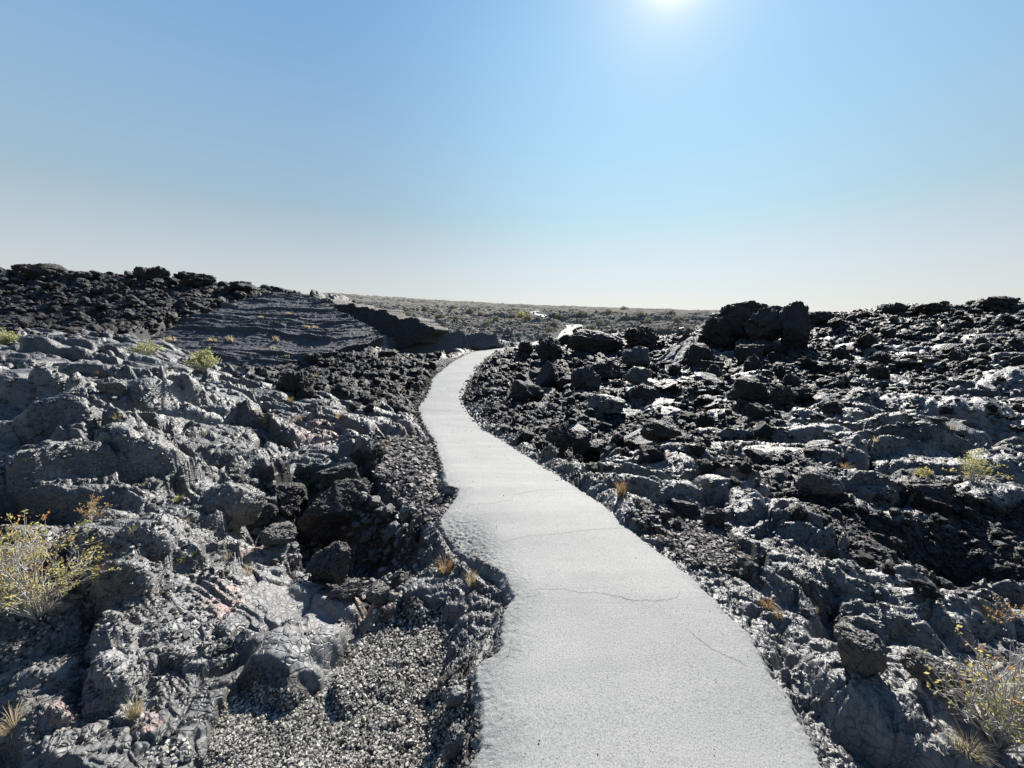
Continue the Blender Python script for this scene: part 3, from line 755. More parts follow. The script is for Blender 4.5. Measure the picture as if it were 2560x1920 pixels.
# cracks: thin irregular ribbons 1.5 mm proud of the surface
CR = [[(1159,1268),(1186,1254),(1233,1250),(1295,1237),(1338,1223),(1423,1219)],
      [(1252,1354),(1322,1336),(1350,1337),(1404,1330),(1480,1321),(1540,1317),(1589,1320)],
      [(1338,1471),(1358,1471),(1412,1474),(1450,1481),(1491,1481),(1529,1488),(1578,1501),(1643,1503),(1689,1496),(1703,1474)],
      [(1716,1572),(1778,1622),(1844,1653),(1875,1669)],[(1279,1599),(1272,1638),(1244,1661)],[(1084,1090),(1130,1088),(1172,1091)],[(1529,1488),(1560,1494),(1590,1509)]]
cv, cf = [], []
def path_z(x, y):
    i = np.argmin((PX - x) ** 2 + (PY - y) ** 2); return PZm.ravel()[i]
for ci_, line in enumerate(CR):
    pts = []
    for (u0, v0), (u1, v1) in zip(line[:-1], line[1:]):
        n = max(4, int(math.hypot(u1 - u0, v1 - v0) / 5))
        for k in range(n):
            t = k / n; u = u0 + (u1 - u0) * t; v = v0 + (v1 - v0) * t + rng.normal(0, 1.3)
            a, y, s = ray(u, v); z = 0
            z = -.05 if v < 1290 else (-.02 if v < 1400 else 0)
            if v < 1240: z = -.11
            if v < 1100: z = -.72
            T = (z - CAMZ) / s; pts.append((a * T, y * T))
    pts = np.array(pts)
    tg = np.gradient(pts, axis=0); nrm = np.column_stack([-tg[:, 1], tg[:, 0]]); nrm /= np.linalg.norm(nrm, axis=1)[:, None] + 1e-9
    wl = .45 * (.0012 + .0016 * rng.random(len(pts))) * np.sin(np.linspace(.15, math.pi - .15, len(pts))) ** .3
    if ci_ in (0, 1): wl = wl * 1.1
    b0 = len(cv)
    for k in range(len(pts)):
        for sgn in (-1, 1):
            p = pts[k] + nrm[k] * wl[k] * sgn; cv.append((p[0], p[1], path_z(p[0], p[1]) + .002))
    for k in range(len(pts) - 1): cf.append((b0 + 2 * k, b0 + 2 * k + 1, b0 + 2 * k + 3, b0 + 2 * k + 2))
obj('crack', mesh_np('crack', cv, cf, True), M['crack'], path_o)

tick('rocks')
# ------------------------------------------------------------------ rocks
_ico = {}
def ico(n):
    if n not in _ico:
        bm = bmesh.new(); bmesh.ops.create_icosphere(bm, subdivisions=n, radius=1)
        V_ = np.array([v.co[:] for v in bm.verts]); F_ = np.array([[v.index for v in f.verts] for f in bm.faces]); bm.free()
        _ico[n] = (V_, F_)
    return _ico[n]
def worley3(p, s=0):
    i = np.floor(p); f1 = np.full(len(p), 9.); f2 = np.full(len(p), 9.); idv = np.zeros(len(p))
    for ox in (-1, 0, 1):
        for oy in (-1, 0, 1):
            for oz in (-1, 0, 1):
                c = i + np.array([ox, oy, oz])
                q = c + np.stack([h01(c[:, 0], c[:, 1], s + k, c[:, 2]) for k in (1, 2, 3)], -1)
                d = np.linalg.norm(p - q, axis=1); nr = d < f1
                f2 = np.where(nr, f1, np.minimum(f2, d)); idv = np.where(nr, h01(c[:, 0], c[:, 1], s + 9, c[:, 2]), idv); f1 = np.where(nr, d, f1)
    return f1, f2, idv
def rock_v(seed, n, kind='angular', squash=None):
    V_, F_ = ico(n); V_ = V_.copy(); r = np.random.default_rng(seed)
    off = r.random(3) * 50
    def cuts(k, lo, hi, a):
        nonlocal V_
        for _ in range(k):
            nn = r.normal(size=3); nn /= np.linalg.norm(nn); d = r.uniform(lo, hi)
            ex = np.maximum(V_ @ nn - d, 0); V_ = V_ - nn * ex[:, None] * a
    if kind == 'round':
        V_ = V_ * (1 + .3 * n3f(V_ * 1.2 + off, seed, 3))[:, None]; cuts(7, .6, .92, .85)
        big, sm, sp_ = .07, .045, 0
    elif kind == 'block':
        V_ = np.sign(V_) * np.abs(V_) ** .62 / 1.1; V_ = V_ * (1 + .16 * n3f(V_ * 1.1 + off, seed, 2))[:, None]; cuts(13, .5, .88, 1.0)
        big, sm, sp_ = .12, .045, 0
    elif kind == 'jagged':
        V_ = V_ * (1 + .5 * n3f(V_ * 1.6 + off, seed, 3, .6))[:, None]; cuts(8, .5, .95, .9)
        big, sm, sp_ = .2, .08, .16
    else:
        V_ = V_ * (1 + .25 * n3f(V_ * 1.1 + off, seed, 2))[:, None]; cuts(16, .45, .88, 1.0)
        big, sm, sp_ = .1, .04, 0
    D_ = V_ / (np.linalg.norm(V_, axis=1)[:, None] + 1e-6)
    if n >= 3:
        wv_ = V_ + np.stack([n3(V_ * 3 + k * 5, seed + k) for k in range(3)], -1) * .12
        f1, f2, ci = worley3(wv_ * 2.4 + off, seed); V_ = V_ + D_ * ((ci - .5) * big * 1.6 - (1 - sstep(0, .07, f2 - f1)) * big * .5)[:, None]
    if n >= 4:
        f1, f2, ci = worley3(wv_ * 6.5 + off, seed + 3); V_ = V_ + D_ * ((ci - .5) * sm * 1.5 - (1 - sstep(0, .09, f2 - f1)) * sm * .5 + (.4 - f1) * sp_ * .7)[:, None]
    if sp_ and n >= 2:
        V_ = V_ + D_ * ((1 - np.abs(n3f(V_ * 3.2 + off, seed + 2, 3, .6)) * 2.2) * sp_)[:, None]
    V_ = V_ + D_ * (n3f(V_ * 5 + off, seed + 4, 5, .62) * (.05 if n > 2 else .12))[:, None]
    V_ -= (V_.max(0) + V_.min(0)) / 2
    V_ /= np.abs(V_).max(0)
    return V_, F_
def ridged(V_, F_, seed, amp=.05, freq=9, ax=2):
    w = n3f(V_ * 1.5 + seed, seed, 3) * .5
    ph = V_[:, ax] * freq + w * 3
    return V_ * (1 + amp * (np.abs(np.sin(ph)) - .5))[:, None], F_

HERO = [ # name,u,vbase,wpx,hpx,depth/width,kind,mat,label,yaw,tilt
 ('boulder',589,1345,150,135,.9,'round','pah','big domed boulder with grey lit crown at the left end of the dark hollow',0,0),
 ('boulder',642,1330,100,58,.8,'angular','aa_big','low dark boulder in front of the domed one in the hollow',.5,0),
 ('boulder',700,1368,82,46,.8,'round','brown','smooth oval grey stone lying on the floor of the hollow',.1,.1),
 ('boulder',853,1372,185,168,.8,'block','aa_big','largest dark boulder in the hollow, flat shaded face and pale sharp edge',.35,.2),
 ('boulder',728,1318,100,98,.9,'block','aa_big','dark wedge of rock squeezed left of the largest boulder',.8,.3),
 ('boulder',826,1474,110,100,.8,'angular','aa_big','pointed dark boulder with a bright patch on its crown',.2,0),
 ('lava_rock',950,1518,62,52,.8,'block','brown','blocky grey-brown rock perched above the gravel',.4,0),
 ('lava_rock',984,1506,30,21,.8,'round','pale','small cream coloured stone beside the blocky rock',0,0),
 ('lava_rock',862,1502,80,34,.7,'angular','brown','flattish crumbly rock left of the blocky grey-brown one',.3,0),
 ('lava_rock',1047,1358,36,42,.9,'jagged','aa','upright knob of rock at the broken left shoulder of the path',0,0),
 ('lava_rock',1023,1306,44,48,.9,'round','pah','rounded ropy knob standing at the right rim of the hollow',0,0),
 ('lava_rock',851,1216,104,50,.7,'block','aa_big','dark overhanging block above the green grass tuft',.1,0),
 ('lava_rock',921,1166,100,48,.7,'jagged','aa_big','rough dark rock on the gravel below the pink lava',.2,0),
 ('lava_rock',1136,1912,62,78,.9,'jagged','pah','upright crusty rock at the bottom edge of the photo beside the path',0,0),
 ('lava_rock',557,1640,52,22,.7,'angular','aa','small black chip of rock resting on a tilted grey sheet',.3,0),
 ('lava_rock',1140,1772,62,40,.8,'round','pah','double knobbed rock poking from the gravel at the path edge',.2,0),
 # right of the path, middle distance
 ('lava_spire',1372,902,70,60,.8,'jagged','aa_big','spiky upright rock hiding the bend of the path',0,0),
 ('lava_rock',1314,888,40,36,.8,'jagged','aa_big','little spiky rock left of the upright one at the path bend',0,0),
 ('boulder',1487,885,146,58,.7,'round','aa_big','wide whale-backed dark boulder below the far path',0,.05),
 ('lava_rock',1449,846,40,30,.8,'jagged','aa_big','small dark block on the left shoulder of the whale-backed boulder',0,0),
 ('lava_rock',1410,860,40,24,.8,'jagged','aa_big','low jagged rock against the pale far bend of the path',0,0),
 ('lava_rock',1600,872,92,56,.8,'jagged','aa_big','jagged double-peaked rock right of the whale-backed boulder',.2,0),
 ('lava_rock',1588,924,70,58,.8,'block','ribbed','blue-grey cracked block under the jagged double peak',.15,0),
 ('lava_rock',1594,967,66,48,.8,'block','brown','brownish rock stacked on a dark block in the rubble',.4,.2),
 ('lava_rock',1608,1001,60,40,.8,'block','aa_big','dark block carrying a brownish rock in the rubble',.1,0),
 ('lava_rock',1510,1040,100,50,.8,'block','pah','light topped block lying in the dark rubble',.2,-.1),
 ('lava_spire',1372,978,64,72,.8,'angular','aa_big','pyramid shaped dark rock in the rubble below the spiky one',.3,0),
 ('boulder',1463,978,76,62,.8,'angular','aa_big','dark peaked boulder right of the pyramid shaped rock',.9,0),
 ('boulder',1404,1136,82,72,.8,'jagged','aa_big','tall rough dark boulder close to the right edge of the path',.4,0),
 ('lava_rock',1452,1150,46,62,.8,'angular','aa_big','dark upright stone with a pale cap beside the tall rough boulder',.2,0),
 ('lava_rock',1494,1148,60,42,.8,'angular','aa_big','low dark rock furthest right of the three by the path',.7,0),
 ('lava_rock',1645,1109,96,50,.8,'block','aa_big','dark wedge casting shade below a sunlit rubble fan',.3,.1),
 ('boulder',1856,866,168,112,.7,'block','aa_big','massive dark crag standing against the sky right of centre',.1,0),
 ('boulder',1916,872,116,106,.8,'block','aa_big','right half of the crag, split from the massive block by a cleft',.5,0),
 ('lava_spire',1974,880,74,124,.9,'block','aa_big','leaning pillar at the right end of the crag',.2,.12),
 ('lava_rock',1778,862,48,72,.9,'jagged','aa_big','knobbly buttress at the left foot of the crag',0,0),
 ('lava_rock',1875,1006,96,60,.8,'block','aa_big','square shaded block halfway down the right slope',.1,0),
 ('lava_rock',1957,1016,60,52,.8,'jagged','aa_big','rounded dark rock right of the square shaded block',.1,0),
 ('lava_rock',2045,1243,100,62,.8,'round','brown','dark rounded boulder below the light slab on the right',.1,0),
 ('lava_rock',2310,1264,104,58,.8,'block','aa_big','dark boulder under the green shrub on the right',.3,0),
 ('boulder',2493,775,70,36,.8,'jagged','aa_big','highest knob on the right skyline',.1,0),
 ('boulder',2135,1684,104,96,.9,'round','brown','lichen flecked round boulder beside the deep hole, right foreground',.3,0),
 ('boulder',2318,1716,108,64,.8,'round','brown','low speckled boulder behind the twigs, right foreground',.1,0),
 ('boulder',2408,1735,92,56,.8,'round','pah','pale topped stone half hidden by the right foreground shrub',.6,0),
 ('lava_rock',1710,1292,72,36,.8,'angular','aa_big','dark triangular rock above the cinder patch',.2,0),
 ('lava_rock',1781,1318,56,46,.8,'angular','aa_big','dark rock with a sloping back right of the triangular one',.9,.2),
 ('lava_rock',1690,1328,26,26,.8,'jagged','aa_big','fist sized dark lump sitting on the cinder patch',.2,0),
 ('lava_rock',1650,1300,60,22,.6,'angular','aa_big','flat dark rock at the upper left corner of the cinder patch',.2,0),
 ('boulder',1798,872,96,84,.8,'jagged','aa_big','rough left flank of the massive crag where it sinks into rubble',.2,0),
 ('lava_rock',1728,880,70,44,.8,'block','aa_big','low dark block on the slope left of the crag',.5,0),
 ('lava_rock',1905,892,96,40,.8,'jagged','aa_big','broad dark rock in front of the crag foot',.1,0),
 ('lava_rock',2060,812,80,34,.7,'jagged','aa_big','flat dark ledge rock on the skyline right of the pillar',.1,0),
 ('lava_rock',2230,786,64,30,.8,'jagged','aa_big','left hump of the right skyline',.3,0),
 ('lava_rock',2330,786,80,30,.8,'jagged','aa_big','middle hump of the right skyline',.7,0),
 # left skyline
 ('boulder',62,690,40,34,.8,'angular','aa_big','pointed horn on the left skyline',.2,.3),
 ('boulder',115,694,80,38,.8,'block','aa_big','long flat knob on the left skyline beside the horn',0,0),
 ('boulder',358,700,38,34,.8,'jagged','aa_big','left of the twin knobs on the left skyline',.2,0),
 ('boulder',395,703,56,38,.8,'jagged','aa_big','right of the twin knobs on the left skyline',.6,0),
 ('boulder',497,715,76,34,.8,'jagged','aa_big','broad hump on the left skyline right of the twin knobs',.6,0),
 ('boulder',610,728,60,26,.8,'jagged','aa_big','low hump on the left skyline above the ribbed slab',.6,0),
 ('boulder',200,702,50,26,.8,'jagged','aa_big','rounded knob on the left skyline left of the twin knobs',.1,0),
 ('lava_rock',740,985,90,56,.8,'jagged','aa_big','largest dark clinker heap between the ribbed slab and the path',.1,0),
 ('lava_rock',784,912,44,30,.8,'jagged','aa_big','raised black clinker near the tip of the ribbed slab',.1,0),
 ('lava_rock',285,990,60,38,.8,'angular','pah','cracked blocks at the right end of the long shadowed step on the left',.3,0),
]
DETAIL = []
for hi_, (nm, u, vb, wp, hp, asp, kind, mt, lab, yaw, tilt) in enumerate(HERO):
    p, dep = FG.hit(u, min(vb, 1930))
    w = wp * dep / F; h = hp * dep / F
    big = wp > 85
    V_, F_ = rock_v(900 + hi_, 6 if wp > 70 else 5, kind)
    if mt in ('ribbed',) or lab.startswith('leaning'): V_, F_ = ridged(V_, F_, hi_, .035, 14, 2)
    # fine chipped surface
    fr = 14 if big else 9
    V_ = V_ + V_ * (n3f(V_ * fr + hi_, hi_ + 50, 4, .65) * .05)[:, None]
    hd = p[:2] / np.linalg.norm(p[:2]); dd_ = w * asp
    c = p[:2] + hd * dd_ * .38
    zb = p[2]
    # heights: what shows above the foot line
    S = np.array([w / 2 * 1.02, dd_ / 2, h / 2 * 1.12])
    Vs = V_ * S
    az = math.atan2(-hd[0], hd[1])
    ct, st_2 = math.cos(tilt), math.sin(tilt)
    Vs = np.column_stack([Vs[:, 0] * ct + Vs[:, 2] * st_2, Vs[:, 1], -Vs[:, 0] * st_2 + Vs[:, 2] * ct])
    az2 = az + yaw * .35
    ca2, sa2 = math.cos(az2), math.sin(az2)
    Vs = np.column_stack([Vs[:, 0] * ca2 - Vs[:, 1] * sa2, Vs[:, 0] * sa2 + Vs[:, 1] * ca2, Vs[:, 2]])
    Vs[:, 2] += h / 2 * .9
    me = mesh_np(nm, Vs, F_, True)
    tag(obj(nm, me, M[mt], loc=(c[0], c[1], zb)), lab, 'boulder' if nm == 'boulder' else 'rock')
    DETAIL.append((c[0], c[1], w * .5))

tick('slabs')
# ------------------------------------------------------------------ tilted slabs
def plane_from(a, b, c):
    n = np.cross(b - a, c - a); n /= np.linalg.norm(n)
    if n[1] > 0: n = -n
    return a, n
def slab(name, outline, pl, thick, res, mat, label, cat, rib=.08, ribf=2.2, ribdir=None, rough=.05, sharp=True, step=.0, back=None):
    o_, n = pl
    pts = []
    for u, v in outline:
        a, y, z = ray(u, v); d = np.array([a, y, z]); c0 = np.array([0, 0, CAMZ])
        t = ((o_ - c0) @ n) / (d @ n); pts.append(c0 + d * t)
    pts = np.array(pts); c = pts.mean(0)
    e1 = np.cross(np.array([0, 0, 1.]), n); e1 /= np.linalg.norm(e1); e2 = np.cross(n, e1)
    if ribdir: 
        cr, sr_ = math.cos(ribdir), math.sin(ribdir); e1, e2 = e1 * cr + e2 * sr_, -e1 * sr_ + e2 * cr
    q = np.column_stack([(pts - c) @ e1, (pts - c) @ e2])
    mn = q.min(0) - .2; mx = q.max(0) + .2
    gx = np.arange(mn[0], mx[0], res); gy = np.arange(mn[1], mx[1], res)
    GX, GY = np.meshgrid(gx, gy)
    sd = int(abs(o_[0]) * 10) + 3
    jk = min(1.6, (mx - mn).max() / 5); jx = GX + vnoise(GX * .8, GY * 4, sd) * .3 * jk + vnoise(GX * 5, GY * 6, sd + 2) * .06 * jk; jy = GY + vnoise(GX * 1.2, GY * 1.2, sd + 1) * .2 * jk
    ins = np.zeros(GX.shape, bool)
    for i in range(len(q)):
        x1, y1 = q[i]; x2, y2 = q[(i + 1) % len(q)]
        if y1 == y2: continue
        ins ^= ((y1 > jy) != (y2 > jy)) & (jx < (x2 - x1) * (jy - y1) / (y2 - y1) + x1)
    # ribs = overlapping layered edges, irregular
    bend = fbm(GX * .12, GY * .12, sd + 5, 2) * 1.6 + fbm(GX * .6, GY * 1.2, sd + 6, 3) * .28 - (GX / max(1, mx[0])) ** 2 * .3
    g = (GY + bend) * ribf
    g = g + fbm(g * .37, GX * .05, sd + 8, 2) * 1.2
    fr = g - np.floor(g)
    lid = h01(np.floor(g), np.floor(g) * 0, sd)
    vis = .35 + .9 * sstep(-.3, .3, fbm(GX * .3, GY * .7, sd + 7, 3))
    H = (rib * (.2 + 1.3 * lid) * (1 - fr ** 1.6) + rib * .5 * sstep(.0, .12, fr)) * vis
    g2 = g * 3.1 + fbm(GX * .8, GY * 3, sd + 9, 3) * .8; fr2 = g2 - np.floor(g2)
    H += rib * .3 * (1 - fr2)
    f1, f2, ci, _, _ = voro(GX * .2 + bend * .3, GY * .8 + bend, sd + 20)
    H -= .03 * (1 - sstep(0, .03, f2 - f1)); H += (ci - .5) * .04
    H += fbm(GX * 4, GY * 7, sd + 30, 4, .6) * rough
    W_ = c + GX[..., None] * e1 + GY[..., None] * e2 + H[..., None] * n
    cell = ins[:-1, :-1] & ins[1:, :-1] & ins[:-1, 1:] & ins[1:, 1:]
    idg = np.arange(GX.size).reshape(GX.shape)
    a = idg[:-1, :-1][cell]; b = idg[:-1, 1:][cell]; cc = idg[1:, 1:][cell]; d = idg[1:, :-1][cell]
    Fq = np.stack([a, b, cc, d], -1)
    used = np.unique(Fq); mp = np.full(GX.size, -1); mp[used] = np.arange(len(used))
    Vt = W_.reshape(-1, 3)[used]; Fq = mp[Fq]
    # closed solid: bottom copy and side walls
    nb = len(Vt)
    bk = np.array(back, float) if back is not None else -n
    bk = bk / np.linalg.norm(bk)
    Vb = Vt + bk * thick + np.random.default_rng(sd).normal(0, .02, Vt.shape)
    ed = np.concatenate([Fq[:, [0, 1]], Fq[:, [1, 2]], Fq[:, [2, 3]], Fq[:, [3, 0]]])
    key = ed[:, 0].astype(np.int64) * nb + ed[:, 1]; rk = ed[:, 1].astype(np.int64) * nb + ed[:, 0]
    bd = ed[~np.isin(key, rk)]
    # side walls in several strips with roughness
    K = 8; rows = [np.arange(nb)]; VV = [Vt]
    bvert = np.unique(bd); bm_ = np.full(nb, -1); bm_[bvert] = np.arange(len(bvert))
    r_ = np.random.default_rng(sd + 2)
    base_i = nb
    ring = [bvert]
    for k in range(1, K):
        P_ = Vt[bvert] + bk * thick * k / K
        P_ = P_ + (n3f(P_ * 1.3, sd, 4, .6) * .22 * min(1, thick))[:, None] * n * .5 + (n3f(P_ * 1.7 + 9, sd + 1, 4, .6) * .12)[:, None] * np.array([0, 0, 1.]) * min(1, thick)
        VV.append(P_); ring.append(base_i + np.arange(len(bvert))); base_i += len(bvert)
    VV.append(Vb); boff = base_i
    ring.append(boff + bvert)
    FF = [Fq, Fq[:, ::-1] + boff]
    for k in range(K):
        A_ = ring[k][bm_[bd[:, 0]]]; B_ = ring[k][bm_[bd[:, 1]]]; C_ = ring[k + 1][bm_[bd[:, 1]]]; D_ = ring[k + 1][bm_[bd[:, 0]]]
        FF.append(np.stack([A_, D_, C_, B_], -1))
    VV = np.concatenate(VV); FF = np.concatenate(FF)
    me = mesh_np(name, VV - c, FF, True)
    o = obj(name, me, mat, loc=c); tag(o, label, cat, kind='thing')
    return o
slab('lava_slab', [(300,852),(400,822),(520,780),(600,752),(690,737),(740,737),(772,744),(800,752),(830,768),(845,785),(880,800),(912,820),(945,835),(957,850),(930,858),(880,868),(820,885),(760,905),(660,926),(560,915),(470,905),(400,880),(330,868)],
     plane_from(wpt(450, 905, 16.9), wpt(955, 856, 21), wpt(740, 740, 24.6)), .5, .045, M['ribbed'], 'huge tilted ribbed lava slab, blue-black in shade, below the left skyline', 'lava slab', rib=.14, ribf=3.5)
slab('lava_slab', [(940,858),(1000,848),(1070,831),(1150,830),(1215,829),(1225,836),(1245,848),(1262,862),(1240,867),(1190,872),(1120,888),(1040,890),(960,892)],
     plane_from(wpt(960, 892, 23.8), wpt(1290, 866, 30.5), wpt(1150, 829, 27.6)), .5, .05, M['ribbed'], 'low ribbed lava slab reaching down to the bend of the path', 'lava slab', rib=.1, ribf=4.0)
slab('lava_slab', [(768,742),(800,746),(836,754),(880,762),(930,769),(980,782),(1030,795),(1070,812),(1094,826),(1060,850),(990,876),(930,880),(900,835),(880,812),(850,790),(825,775),(790,756)],
     plane_from(wpt(957, 858, 24.3), wpt(800, 740, 24.9), wpt(1094, 826, 24.6)), 2.2, .06, M['aa_big'], 'dark broken edge of an upturned crust block behind the ribbed slab', 'lava slab', rib=.03, ribf=1.2, rough=.14, back=(.28, 1, -.06))
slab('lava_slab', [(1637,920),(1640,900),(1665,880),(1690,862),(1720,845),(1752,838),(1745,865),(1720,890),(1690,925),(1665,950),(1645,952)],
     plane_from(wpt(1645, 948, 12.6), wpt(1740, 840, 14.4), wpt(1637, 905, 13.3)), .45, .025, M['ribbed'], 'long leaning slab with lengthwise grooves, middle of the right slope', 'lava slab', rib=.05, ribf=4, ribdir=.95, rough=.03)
slab('lava_slab', [(1828,872),(1850,850),(1880,845),(1905,862),(1915,876),(1885,905),(1860,900),(1840,882)],
     plane_from(wpt(1830, 880, 13.4), wpt(1912, 875, 13.4), wpt(1870, 848, 14.6)), .4, .02, M['pah'], 'grooved slab leaning below the massive crag, ridges catching light', 'lava slab', rib=.07, ribf=5.5, ribdir=.9, rough=.03)

tick('rubble')
# ------------------------------------------------------------------ rubble
def scatter_pts(polys, n, vmin=None):
    out = []
    for poly in polys:
        P_ = np.array(poly, float); lo = P_.min(0); hi2 = P_.max(0); lo[0] = max(lo[0], -250); hi2[0] = min(hi2[0], 2810); hi2[1] = min(hi2[1], 2000)
        out.append((P_, lo, hi2, (hi2 - lo).prod()))
    tot = sum(o[3] for o in out); res = []
    for P_, lo, hi2, ar in out:
        k = int(n * ar / tot * 1.3)
        u = rng.uniform(lo[0], hi2[0], k); v = rng.uniform(lo[1], hi2[1], k)
        ins = np.zeros(k, bool)
        for i in range(len(P_)):
            x1, y1 = P_[i]; x2, y2 = P_[(i + 1) % len(P_)]
            if y1 == y2: continue
            ins ^= ((y1 > v) != (y2 > v)) & (u < (x2 - x1) * (v - y1) / (y2 - y1) + x1)
        res.append(np.column_stack([u[ins], v[ins]]))
    return np.concatenate(res)
def merge(protos, pos, scl, yaw, tlt, name, mat, smooth=False, sq=(1, 1)):
    """join many small stones into one mesh"""
    VV, FF = [], []; off = 0
    pid = rng.integers(0, len(protos), len(pos))
    for k, (V_, F_) in enumerate(protos):
        m = pid == k; n = m.sum()
        if n == 0: continue
        S = scl[m][:, None, None] * np.column_stack([rng.uniform(.8, 1.3, n), rng.uniform(.7, 1.1, n), rng.uniform(.45, .95, n)])[:, None, :]
        W_ = V_[None] * S
        t = tlt[m][:, None]; W_ = np.stack([W_[..., 0], W_[..., 1] * np.cos(t) - W_[..., 2] * np.sin(t), W_[..., 1] * np.sin(t) + W_[..., 2] * np.cos(t)], -1)
        a = yaw[m][:, None]; W_ = np.stack([W_[..., 0] * np.cos(a) - W_[..., 1] * np.sin(a), W_[..., 0] * np.sin(a) + W_[..., 1] * np.cos(a), W_[..., 2]], -1)
        W_ = W_ + pos[m][:, None, :]
        VV.append(W_.reshape(-1, 3)); FF.append((F_[None] + (np.arange(n) * len(V_))[:, None, None] + off).reshape(-1, 3)); off += n * len(V_)
    me = mesh_np(name, np.concatenate(VV), np.concatenate(FF), smooth)
    return obj(name, me, mat)
P1 = [rock_v(10 + i, 1, 'angular') for i in range(8)]
P2 = [rock_v(30 + i, 2, 'jagged' if i % 2 else 'angular') for i in range(10)]
P0 = [rock_v(50 + i, 1, 'round') for i in range(5)]
V0_, F0_ = ico(1)
G0 = []
for i in range(8):
    bm = bmesh.new(); bmesh.ops.create_icosphere(bm, subdivisions=1, radius=1)
    V_, F_ = ico(1); r = np.random.default_rng(400 + i)
    b8 = np.array([[x, y, z] for x in (-1, 1) for y in (-1, 1) for z in (-1, 1)], float) * r.uniform(.55, 1, (8, 3))
    f12 = np.array([[0, 1, 3], [0, 3, 2], [4, 6, 7], [4, 7, 5], [0, 4, 5], [0, 5, 1], [2, 3, 7], [2, 7, 6], [0, 2, 6], [0, 6, 4], [1, 5, 7], [1, 7, 3]])
    bm.free(); G0.append((b8, f12))
G0 = G0[:4] + P0 + [rock_v(460 + i, 1, 'angular') for i in range(3)]
def ground_pts(uv):
    P_, Dp = [], []
    for u, v in uv:
        p, d = FG.hit(u, v); P_.append(p); Dp.append(d)
    return np.array(P_), np.array(Dp)
def clear_path(P_, mgn=.05):
    o_, _, _ = path_query(P_[:, 0], P_[:, 1]); return o_
RUB = AA_POLYS[:4]
# individual clinker rocks: the ones that show largest
MED_MESH = [mesh_np('lava_rock', *rock_v(600 + i, 4, ('jagged', 'angular', 'jagged', 'block')[i % 4]), True) for i in range(12)]
for m_ in MED_MESH: m_.materials.append(M['aa'])
MED_PAH = [mesh_np('lava_rock', *ridged(*rock_v(640 + i, 4, ('angular', 'block')[i % 2]), i, .03, 12), True) for i in range(6)]
for m_ in MED_PAH: m_.materials.append(M['pah'])
SLAB_MESH = [mesh_np('crust_rock', *ridged(*rock_v(700 + i, 5, ('block', 'angular')[i % 2]), i, .02, 16, i % 2), True) for i in range(6)]
for m_ in SLAB_MESH: m_.materials.append(M['pah'])
BIG_MESH = [mesh_np('lava_block', *rock_v(670 + i, 5, ('block', 'angular', 'jagged')[i % 3]), True) for i in range(7)]
for m_ in BIG_MESH: m_.materials.append(M['aa_big'])
GROUPS = [
 (AA_POLYS[0], 45, 20, 46, MED_MESH, 'shaded clinker rock on the dark ridge under the left skyline', 'clinker rocks on the left ridge', False),
 (AA_POLYS[1], 45, 14, 34, MED_MESH, 'black clinker rock in the heap between ribbed slab and path', 'clinker rocks in the heap left of the path'  , False),
 (AA_POLYS[2], 120, 16, 46, MED_MESH, 'dark clinker rock scattered over the rubble slope right of the path', 'clinker rocks on the right slope', False),
 ([(1250,900),(1750,880),(2250,860),(2250,960),(1960,1060),(1900,1200),(1500,1150),(1280,1060)], 30, 42, 84, BIG_MESH, 'angular dark block standing out of the rubble right of the path', 'angular blocks on the right slope', False),
 ([(1330,960),(1750,900),(2250,860),(2560,860),(2560,1060),(2000,1230),(1700,1190),(1330,1080)], 46, 36, 92, SLAB_MESH, 'tilted grey crust slab with a lit top among the dark rubble of the right slope', 'tilted crust slabs on the right slope', 'slab'),
 (AA_POLYS[3], 22, 26, 60, MED_MESH, 'dark rock fallen into the shaded dip on the right', 'rocks in the shaded dip on the right', False),
 (AA_POLYS[4], 26, 20, 50, MED_PAH, 'loose rock on the floor of the dark hollow left of the path', 'loose rocks in the hollow left of the path', False),
 ([(0,1280),(540,1280),(560,1650),(300,1750),(0,1800)], 26, 14, 34, MED_PAH, 'loose grey shard lying on the cracked crust, left foreground', 'loose shards in the left foreground', True),
 ([(1950,900),(2560,880),(2560,1200),(2000,1200)], 30, 16, 40, MED_PAH, 'grey rock lying on the lighter crust of the right slope', 'grey rocks on the right slope', True),
]
for poly, n, s0, s1, meshes, lab, grp, flat in GROUPS:
    uv = scatter_pts([poly], n * 2); uv = uv[rng.permutation(len(uv))[:n]]
    P_, Dp = ground_pts(uv); out = clear_path(P_)
    for k in range(len(P_)):
        w = rng.uniform(s0, s1) * (.75 + .5 * rng.random() ** 2) * Dp[k] / F
        w = min(w, 1.1)
        if out[k] < w * .75 + .08: continue
        o = bpy.data.objects.new('lava_block' if meshes is BIG_MESH else 'crust_rock' if meshes is SLAB_MESH else 'lava_rock', meshes[rng.integers(len(meshes))]); COL.objects.link(o)
        o.scale = (w / 2, w / 2 * rng.uniform(.6, 1), w / 2 * (rng.uniform(.18, .34) if flat == 'slab' else rng.uniform(.25, .45) if flat else rng.uniform(.5, 1.0)))
        o.rotation_euler = (rng.uniform(-.4, .4), rng.uniform(-.4, .4), rng.uniform(0, 6.28))
        o.location = (P_[k][0], P_[k][1], P_[k][2] + o.scale[2] * .35)
        tag(o, lab, 'rock', grp)

